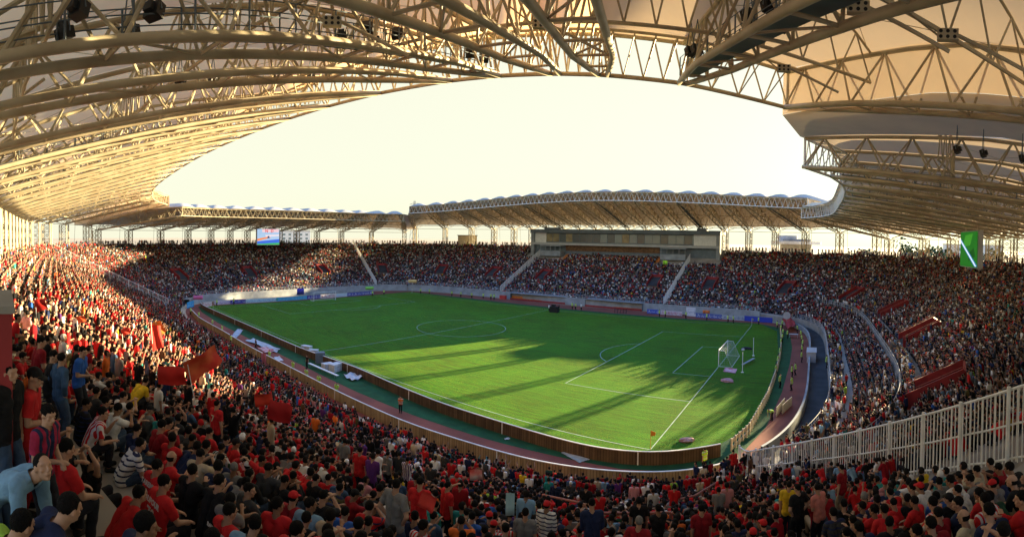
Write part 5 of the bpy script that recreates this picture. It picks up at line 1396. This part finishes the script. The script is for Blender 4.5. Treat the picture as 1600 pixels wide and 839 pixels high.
# stewards and police in bright vests
LIME = (.42, .72, .03)
ORD = []
def steward(u, v, pose, label, face=None, z=0.0, vest=LIME, shirt='black'):
    g = ground(u, v, z); c = np.array([CX, CY]); dv = (c-g[:2]) if face == 'in' else (g[:2]-c)
    if face not in (None, 'in'): yaw = face
    else: yaw = math.atan2(dv[1], dv[0])-math.pi/2
    p = person(pose, g, yaw, shirt=shirt, trousers='black', hair='crop', vest=vest, group='stewards in bright vests', scale=1.04); tag(p, label); return p
nf = [(298, 492), (311, 499), (332, 512), (347, 522), (361, 539), (421, 566), (458, 584), (479, 597), (498, 608), (526, 622)]
WN = ['nearest the far left corner', 'second', 'third', 'fourth', 'fifth', 'sixth', 'seventh', 'eighth', 'ninth', 'last before the photographer']
for i, (u, v) in enumerate(nf): steward(u, v, ('stand_side', 'stand_clasp', 'stand_hips')[i % 3], 'steward in lime vest along the tan fence, '+(WN[i] if i in (0, 9) else WN[i]+' counting from the far left'), z=.05)
rt = [(1230, 529, 'alone in the middle of the far track'), (1246, 521, 'topmost of the row at the curved wall'), (1251, 529, 'second of the row at the curved wall'), (1252.5, 537, 'third of the row at the curved wall'), (1253.5, 545, 'fourth of the row at the curved wall'), (1253, 554, 'fifth of the row at the curved wall'), (1252, 566, 'lowest of the row at the curved wall'),
      (1243, 586, 'left of a trio on the red track, upper one'), (1237, 590, 'middle of a trio on the red track'), (1237, 610, 'lowest of a trio on the red track')]
for i, (u, v, w) in enumerate(rt): steward(u, v, ('stand_side', 'stand_clasp', 'stand_folded')[i % 3], 'steward in lime vest, '+w, face='in' if i % 2 else None)
ib = [(1215, 606, 'big one standing alone by the cream barrier'), (1209, 588, 'at the cream barrier, lowest of its row'), (1212, 572, 'at the cream barrier, second from below'), (1215, 559, 'at the cream barrier, third from below'), (1217, 543, 'at the cream barrier, fourth from below'), (1219, 535, 'at the cream barrier, fifth from below'), (1220, 527, 'at the cream barrier, sixth from below'), (1217, 520, 'at the cream barrier, seventh from below'), (1219, 512, 'at the top end of the cream barrier, right one'), (1211, 514, 'at the top end of the cream barrier, left one')]
for i, (u, v, w) in enumerate(ib): steward(u+3, v, ('stand_side', 'stand_hips', 'stand_clasp')[i % 3], 'steward in lime vest, '+w)
steward(1206, 657, 'stoop', 'steward in lime vest stooping on the red track', face=rad(150))
fs = [(657, 459, 'far corner, leftmost of two near the yellow banner'), (671, 460, 'far corner, rightmost of two near the yellow banner'), (706, 463, 'far touchline, left end of the loose row'), (720, 464.5, 'far touchline, second of the loose row'), (737, 466, 'far touchline, third of the loose row'), (755, 467, 'far touchline, fourth of the loose row'), (767, 468, 'far touchline, left of a close pair'), (772, 468.5, 'far touchline, right of a close pair'),
      (894, 483, 'between the two dugouts, left one'), (899.5, 484, 'between the two dugouts, right one'), (1030, 495, 'before the white and pink board, left'), (1039, 496, 'before the white and pink board, right'), (1072, 498, 'before the tall white board'), (1104, 501, 'before the blue and white board'), (1137, 504, 'before the grey blue board, left'), (1146, 505, 'before the grey blue board, right'), (1185, 507, 'before the deep blue board'), (339, 478, 'before the violet script board'), (365, 476, 'before the dark blue board at far left'), (582, 463, 'right of the last board on the far goal line'), (600, 461, 'far left corner, alone')]
for i, (u, v, w) in enumerate(fs): steward(u, v, ('stand_side', 'stand_clasp')[i % 2], 'steward in lime vest, '+w, face='in' if i % 3 == 0 else None)
steward(1101, 735, 'stand_side', 'steward in lime vest behind the dark plank fence at the near right corner', face='in')
steward(1291, 575, 'stand_side', 'steward in lime vest on the walkway of the right stand', z=1.4)
p = steward(626, 645, 'stand_clasp', 'photographer in orange vest on the red track near the tan fence', vest=(.75, .18, .03)); p['category'] = 'person'
p = steward(402-3+81-80, 547, 'walk', 'person in dark clothes walking by the pale blue sheet on the track', vest=None); p['group'] = 'people on the track'
p = steward(480, 575, 'stand_side', 'person in dark clothes standing at the left end of the long white bench', vest=None); p['group'] = 'people on the track'
p = steward(858, 486.5, 'stand_side', 'person in white shirt beside the black equipment case, far touchline', vest=None, shirt='white'); p['group'] = 'people on the track'
p = steward(873, 487.5, 'stand_clasp', 'person in black right of the black equipment case, far touchline', vest=None); p['group'] = 'people on the track'
p = steward(908, 484.5, 'stand_side', 'person in white shirt between the dugouts, right of the stewards', vest=None, shirt='white'); p['group'] = 'people on the track'

# ------------------------------------------------------------------ the crowd
cand = []      # x, y, z, ring index, section
SECN = ['far', 'left', 'near', 'right']
for rr_ in range(NROW+2):
    d0 = D0+rr_*TREAD; standing_rim = rr_ >= NROW
    if standing_rim: d0 = D1+.2+(rr_-NROW)*1.3
    z = min(ZF+SLOPE*rr_*TREAD, ZTOP); dd = d0+.24; R = ring(dd)
    Ls = np.concatenate([[0], np.cumsum(np.linalg.norm(np.roll(R, -1, 0)-R, axis=1))]); s = np.arange(0, Ls[-1], .50 if not standing_rim else 1.1)
    s = s+rng.uniform(-.08, .08, len(s)); kk = np.interp(s, Ls, np.arange(NB+1)) % NB
    ki = kk.astype(int) % NB; f = (kk-ki)[:, None]; P = R[ki]*(1-f)+R[(ki+1) % NB]*f
    for i in range(len(s)):
        k = ki[i]; x, y = P[i]; sec = -1
        for a, nm in enumerate(SECN):
            k0, k1 = SECT[nm]
            if k0 <= k < k1 or k0 <= k+NB < k1: sec = a
        if sec == 3 and (d0 < 4.8 or 9.6 < d0 < 11.9): continue
        if sec in (0, 1) and d0 < 3.6: continue
        if sec == 0 and 19 < x < 90 and d0 > 26.2 and not (30 < x < 75 and d0 < 29): continue
        if sec == 0 and 19 < x < 90 and d0 > 25.2 and (24 < x < 36 or 69 < x < 81): continue
        cand.append((x, y, z, k, sec, dd, standing_rim))
for dd in (1.5, 2.4):
    R = ring(dd); k0, k1 = SECT['near']
    for k in range(k0+30, k1-60, 3):
        if rng.random() < .72: cand.append((R[k % NB][0]+rng.normal(0, .1), R[k % NB][1]+rng.normal(0, .15), .02, k % NB, 2, dd, False))
CA = np.array([(c[0], c[1], c[2]) for c in cand]); KA = np.array([c[3] for c in cand]); SA_ = np.array([c[4] for c in cand]); DA = np.array([c[5] for c in cand]); RIM = np.array([c[6] for c in cand])
px = pixel(CA+np.array([0, 0, 1.2])); dist = np.hypot(CA[:, 0]-CAM[0], CA[:, 1]-CAM[1])
az = np.abs(px[:, 0]-800)/FPX
keep = (az < 1.13) & (px[:, 1] < 990) & (dist > 2.6) & (rng.random(len(CA)) > np.where(RIM, .45, .055))
for k, d0, d1, w in VOMS:
    o = at(k, 0)[:2]; rel = CA[:, :2]-o; dn = rel@NRM[k]; dt = rel@TAN[k]; keep &= ~((dn > d0-.9) & (dn < d1+.6) & (np.abs(dt) < w/2+.35))
hv = pixel(CA+np.array([0, 0, 1.35]))
keep &= ~((dist < 21) & (px[:, 0] > 1150) & (hv[:, 1] < np.interp(hv[:, 0], [1150, 1300, 1450, 1600], [752, 738, 720, 700])) & (KA < nearest(120.5, -17.8)[1]+40))
for p, s, lab, txt, q in LBL:     # nobody stands in front of the figures placed by hand
    if txt.startswith('seated') and 'printed' not in (lab or '') and 'hoops' not in (lab or '') and 'behind the head' not in (lab or ''): continue
    ps = pixel(np.array(p.location)+np.array([0, 0, 1.25 if txt.startswith('seated') else 1.7]))[0]; ds = math.hypot(p.location.x-CAM[0], p.location.y-CAM[1])
    low = ps[1]+((.55 if txt.startswith('seated') else .95))*FPX/ds
    keep &= ~((dist < ds) & (np.abs(hv[:, 0]-ps[0]) < FPX*(.17/dist+.10/ds)) & (hv[:, 1] < low-.12*FPX/ds))
for x, y in taken: keep &= (np.hypot(CA[:, 0]-x, CA[:, 1]-y) > .48)
# gangways: thin the stairs that climb between blocks
arc = KA*(600.0/NB)
keep &= ~((np.abs((arc % 14.2)-7.1) < .45) & (dist > 34) & (rng.random(len(CA)) < .72))
# keep clear of the radial fences and of the concourse columns
for k in [nearest(114.4, -5.0)[1], nearest(3.4, -14.8)[1], nearest(-24.3, 68.0)[1], nearest(25.0, 84.4)[1], nearest(79.2, 86.0)[1]]:
    o = at(k, 0)[:2]; rel = CA[:, :2]-o; dt = rel@TAN[k]
    kb_ = .0
    if k == nearest(114.4, -5.0)[1]:
        b0 = at(nearest(114.4, -5.0)[1], 2.6)[:2]; b1 = at(nearest(126.6, -30.5)[1], 31.0)[:2]; dl = (b1-b0)/np.linalg.norm(b1-b0); r2 = CA[:, :2]-b0; dt = r2[:, 0]*dl[1]-r2[:, 1]*dl[0]; sg_ = np.sign((CAM[0]-b0[0])*dl[1]-(CAM[1]-b0[1])*dl[0]); dt = np.where(dt*sg_ > 0, np.maximum(np.abs(dt)-.8, 0), dt)
    keep &= ~((np.abs(dt) < .38) & (np.hypot(*rel.T) < 36))
CA, KA, SA_, DA, RIM, px, dist = [a[keep] for a in (CA, KA, SA_, DA, RIM, px, dist)]
NP = len(CA)
# posture and dress of everybody
SIT = [n for n in POSES if n.startswith('sit')]; STD = ['stand_side', 'stand_folded', 'stand_clasp', 'stand_hips', 'stand_side', 'stand_clasp', 'stand_raise']
pst = np.where(SA_ == 2, .12, .10); pst[RIM] = 1.0; pst[(SA_ == 2) & (DA < 6)] = .75; pst[(SA_ == 2) & (px[:, 0] < 330) & (dist > 14)] = .36; pst[(dist < 24) & (px[:, 0] > 260)] = .05; pst[(dist < 12) & (px[:, 0] <= 260)] = .06; pst[(dist < 24) & (px[:, 0] > 1150)] = 0
is_st = rng.random(NP) < pst
pose_i = np.array([(STD[rng.choice(7, p=[.29, .14, .22, .08, .13, .1, .04])] if st else SIT[rng.choice(8, p=[.26, .2, .09, .13, .012, .14, .09, .078])]) for st in is_st])
CK = list(COLS)
W_near = dict(zip(CK, [0]*len(CK))); W_near.update({'red': 23, 'dark red': 11, 'black': 26, 'white': 8, 'grey': 5, 'navy': 7, 'light blue': 2.4, 'denim blue': 2, 'bright blue': 1.2, 'teal': 1.2, 'orange': 1.4, 'yellow': .8, 'dark green': .8, 'olive': 1.2, 'brown': 1, 'beige': 2, 'pink': 1, 'purple': .7, 'cream': 1.2, 'charcoal': 9, 'salmon': 1, 'lime green': .4})
W_far = dict(W_near); W_far.update({'red': 6, 'dark red': 11, 'black': 22, 'white': 15, 'navy': 14, 'charcoal': 12, 'grey': 9, 'light blue': 5, 'denim blue': 4, 'orange': .5, 'salmon': .5})
def draw(Wd, n): 
    w = np.array([Wd[c] for c in CK], float); return rng.choice(len(CK), n, p=w/w.sum())
shirt_i = np.where(SA_ == 2, draw(W_near, NP), draw(W_far, NP))
TK = list(TRS); trs_i = rng.choice(len(TK), NP, p=[.34, .28, .1, .07, .19, .02])
cap_i = np.where(rng.random(NP) < .09, rng.choice([CK.index('red'), CK.index('white'), CK.index('black'), CK.index('navy')], NP, p=[.45, .2, .25, .1]), -1)
long_i = rng.random(NP) < .30
yaws = np.array([yaw_in(k) for k in KA])+rng.normal(0, .22, NP)
scl = rng.uniform(.93, 1.05, NP)
sg2 = np.array([at(nearest(114.4, -5.0)[1], 2.0)[:2], at(nearest(126.6, -30.5)[1], 31.0)[:2]])
# the largest 205 in the picture are built one by one
vis = (px[:, 0] > -6) & (px[:, 0] < 1606) & (px[:, 1] < 846) & (dist > 3.0)
order = np.argsort(np.where(vis, dist, 1e9))[:205]
solo = np.zeros(NP, bool); solo[order] = True
pat_w = ['cloth', 'cloth_h', 'cloth_v']
for i in order:
    hr = rng.choice(['short', 'thick', 'crop', 'bald'], p=[.50, .34, .14, .02]); hc = 'hair_grey' if rng.random() < .03 else 'hair_black'
    cp = CK[cap_i[i]] if cap_i[i] >= 0 else None
    spectator(str(pose_i[i]), CA[i], KA[i], turn=yaws[i]-yaw_in(KA[i]), shirt=CK[shirt_i[i]], trousers=TK[trs_i[i]], hair='cap' if cp else hr, cap=cp, haircol=hc, long=bool(long_i[i]), pattern=str(rng.choice(pat_w, p=[.88, .06, .06])), skin='skin' if rng.random() < .65 else 'skin_dark', scale=float(scl[i]))
# people walking and standing on the right hand walkways
wk = []
for k in range(K_SE-40, K_NE+NB if K_NE < K_SE else K_NE, 1):
    for d, zz in ((10.9, stand_z(11)+.03), (11.6, stand_z(11)+.03), (3.2, 1.4), (3.9, 1.4), (4.5, 1.4)):
        if rng.random() < (.17 if d > 8 else .10): wk.append((*at(k % NB, d+rng.uniform(-.2, .2))[:2], zz, k % NB))
# everyone else: one mass
M['crowd'] = bpy.data.materials.new('crowd_cloth_and_skin'); M['crowd'].use_nodes = True
_n = M['crowd'].node_tree.nodes; _a = _n.new('ShaderNodeAttribute'); _a.attribute_name = 'tint'; M['crowd'].node_tree.links.new(_a.outputs['Color'], _n['Principled BSDF'].inputs['Base Color'])
_n['Principled BSDF'].inputs['Roughness'].default_value = .85; _n['Principled BSDF'].inputs['Specular IOR Level'].default_value = .1
VS, FS, CS = [], [], []; base = 0
lod = np.where(dist < 32, 0, np.where(dist < 75, 1, 2))
rest = np.where(~solo)[0]
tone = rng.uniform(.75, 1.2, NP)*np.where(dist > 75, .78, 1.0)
for i in rest:
    vv, ff, c0, c1 = TEMPL[str(pose_i[i])]['lods'][lod[i]]
    cy, sy = math.cos(yaws[i])*scl[i], math.sin(yaws[i])*scl[i]
    W_ = np.empty_like(vv); W_[:, 0] = vv[:, 0]*cy-vv[:, 1]*sy+CA[i, 0]; W_[:, 1] = vv[:, 0]*sy+vv[:, 1]*cy+CA[i, 1]; W_[:, 2] = vv[:, 2]*scl[i]+CA[i, 2]
    sk = np.array([.36, .21, .145])*(.7+.4*rng.random()); hr = np.array(COLS[CK[cap_i[i]]]) if cap_i[i] >= 0 else np.array([.012, .011, .011])
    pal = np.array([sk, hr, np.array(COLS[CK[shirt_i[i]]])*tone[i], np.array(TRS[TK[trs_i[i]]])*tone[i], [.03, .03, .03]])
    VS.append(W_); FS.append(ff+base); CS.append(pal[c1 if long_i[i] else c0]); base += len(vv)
for x, y, zz, k in wk:
    vv, ff, c0, c1 = TEMPL[STD[rng.integers(6)]]['lods'][1]; a = yaw_in(k)+rng.normal(0, .9); cy, sy = math.cos(a), math.sin(a)
    W_ = np.column_stack([vv[:, 0]*cy-vv[:, 1]*sy+x, vv[:, 0]*sy+vv[:, 1]*cy+y, vv[:, 2]+zz]).astype(np.float32)
    pal = np.array([[.36, .2, .13], [.012, .011, .011], COLS[CK[draw(W_far, 1)[0]]], TRS[TK[rng.integers(5)]], [.03, .03, .03]])
    VS.append(W_); FS.append(ff+base); CS.append(pal[c0]); base += len(vv)
VS = np.vstack(VS).astype(np.float32); FS = np.vstack(FS).astype(np.int32); CS = np.clip(np.vstack(CS), 0, 1).astype(np.float32)
me = bpy.data.meshes.new('crowd'); me.vertices.add(len(VS)); me.vertices.foreach_set('co', VS.ravel()); me.loops.add(FS.size); me.loops.foreach_set('vertex_index', FS.ravel())
me.polygons.add(len(FS)); me.polygons.foreach_set('loop_start', np.arange(0, FS.size, 3, dtype=np.int32)); me.update(calc_edges=True)
at_ = me.attributes.new('tint', 'FLOAT_COLOR', 'FACE'); at_.data.foreach_set('color', np.column_stack([CS, np.ones(len(CS), np.float32)]).ravel())
me.materials.append(M['crowd'])
crowd = bpy.data.objects.new('crowd', me); COL.objects.link(crowd); tag(crowd, 'seated and standing spectators filling every stand', 'crowd', kind='stuff')
print('CROWD', NP, len(FS), 'solo', len(order), 'people', len(PEOPLE))

# ------------------------------------------------------------------ flags and cloths held up in the crowd
def held_cloth(u, v, hh, w, h, col, lab, tilt=0.0, pole=True, seed=1, name='flag', col2=None, print_=None):
    q, d, k = on_stand(u, v, hh)
    if q is None: return
    sc_ = math.hypot(*(q-CAM)[:2])/FPX; w *= sc_; h *= sc_
    z0 = stand_z(d); face = CAM-q; ang = math.atan2(face[1], face[0])+math.pi/2+random.Random(seed).uniform(-.4, .4)
    e = empty(name, (q[0], q[1], q[2]), ang); tag(e, lab, 'flag' if pole else 'cloth')
    n, m = 12, 8; V = []; rr = random.Random(seed); ph = rr.uniform(0, 6)
    for th in (0, .012):
        for i in range(n+1):
            for j in range(m+1):
                f, g = i/n, j/m; x = (f-.0 if pole else f-.5)*w; z = (g-.5)*h*(1-.25*f*pole)
                y = .13*w*f*math.sin(7*f+2*g+ph)+.06*math.sin(5*g+ph)+th; ca, sa = math.cos(tilt), math.sin(tilt)
                V.append((x*ca-z*sa, y, x*sa+z*ca))
    K = (n+1)*(m+1)
    F = [(i*(m+1)+j, (i+1)*(m+1)+j, (i+1)*(m+1)+j+1, i*(m+1)+j+1) for i in range(n) for j in range(m)]; F += [tuple(K+a for a in f[::-1]) for f in F]
    b = MB(); b.add(V, F); c = b.build('cloth', node_mat('flag_cloth', col, .75, noise=.25, scale=2, col2=col2), e, smooth=True)
    if pole: b = MB(); ca, sa = math.cos(tilt), math.sin(tilt); b.tube((h*.5*-sa*-1*0-0.0, 0, h*.55*ca), (sa*h*.9, 0, -h*.5-.6), .014, 5); b.build('pole', M['white'], e)
RD = (.60, .025, .02)
held_cloth(292, 583, 2.2, 62, 38, (.52, .03, .02), 'large orange red flag waving in the sunlit crowd, left', .45, seed=2, col2=(.66, .14, .05))
held_cloth(268, 588, 1.9, 44, 30, RD, 'wide red cloth with faint print held up in the sunlit crowd, left', .0, False, 3, 'held_cloth')
held_cloth(437, 645, 2.0, 38, 32, (.42, .015, .02), 'large dark red flag in the shaded crowd, left of centre', -.2, False, 4, 'held_cloth')
held_cloth(412, 625, 1.8, 28, 18, (.52, .04, .02), 'orange red cloth held low in the crowd beside the dark red one', .1, False, 5, 'held_cloth')
held_cloth(236, 528, 2.3, 18, 44, (.52, .03, .02), 'tall narrow red flag in the sunlit crowd at left', .1, True, 6)
held_cloth(243, 516, 2.5, 14, 26, (.72, .20, .03), 'orange flag behind the tall narrow red one at left', .5, True, 7)
held_cloth(55, 478, 2.2, 18, 22, RD, 'red flag high in the sunlit crowd near the left edge', .2, True, 8)
held_cloth(8, 492, 1.9, 26, 26, RD, 'red cloth in the sunlit crowd cut by the left edge', .0, False, 9, 'held_cloth')
held_cloth(667, 785, 1.5, 26, 22, (.58, .04, .03), 'red flag lowered among the heads at the bottom centre', -.5, False, 10, 'held_cloth')
held_cloth(744, 743, 1.7, 20, 16, (.56, .52, .52), 'white and red scarf cloth held up in front of the pointing person', .1, False, 11, 'held_cloth', col2=(.5, .05, .05))
held_cloth(797, 790, 1.6, 14, 34, (.30, .46, .52), 'pale blue sheet held upright at the bottom centre', .0, False, 12, 'held_cloth')
held_cloth(190, 520, 2.0, 14, 12, (.60, .05, .03), 'small red flag in the sunlit crowd at left, farther up', .3, True, 13)
held_cloth(120, 500, 2.0, 14, 12, (.66, .10, .03), 'small red flag above the orange shirt at left', .2, True, 14)
# the red wall end beside the first row at the left edge
q = at_dist(4, 640, 6.0); b = MB(); hh = 2.0; ang = math.atan2(q[1]-CAM[1], q[0]-CAM[0])
b.box((0, 0, .2), (1.6, .22, 3.0)); o = b.build('parapet', M['red']); o.location = (q[0]-.25*math.cos(ang+1.57)*-1*0+0, q[1], 16.0); o.rotation_euler = (0, 0, ang)
tag(o, 'worn dark red wall end at the left edge beside the person in black', 'wall')
b = MB(); b.box((0, 0, 1.74), (1.66, .28, .08)); b.build('coping', M['concrete'], o)

# ------------------------------------------------------------------ a label for everyone that singles them out
items = LBL; pts = pixel(np.array([p[0].location for p in items])+np.array([0, 0, 1.1])); used = {}
base_of = []
for p, s, lab, txt, q in items:
    base_of.append(lab if lab else 'person in %s, %s' % (s, txt))
cnt = {}
for b_ in base_of: cnt[b_] = cnt.get(b_, 0)+1
short = [('denim jacket' if 'denim jacket' in (l[2] or '') else l[1]) for l in items]
done = set(b_ for b_ in base_of if cnt[b_] == 1)
nw = lambda t: len(t.replace(',', ' ').split())
for i, it in enumerate(items):
    if cnt[base_of[i]] == 1: it[0]['label'] = base_of[i]; continue
    dd = np.hypot(*(pts-pts[i]).T); lab = None
    for j in np.argsort(dd)[1:26]:
        dx, dy = pts[j]-pts[i]
        rel = ('left of' if dx > 0 else 'right of') if abs(dx) > abs(dy) else ('above' if dy > 0 else 'below')
        if rel in ('above', 'below'): rel = {'above': 'just above', 'below': 'just below'}[rel]
        for t in ('%s, %s one in %s' % (base_of[i], rel, short[j]), 'person in %s, %s one in %s' % (it[1], rel, short[j])):
            if nw(t) <= 16 and t not in done: lab = t; break
        if lab: break
    lab = lab or base_of[i]; done.add(lab); it[0]['label'] = lab
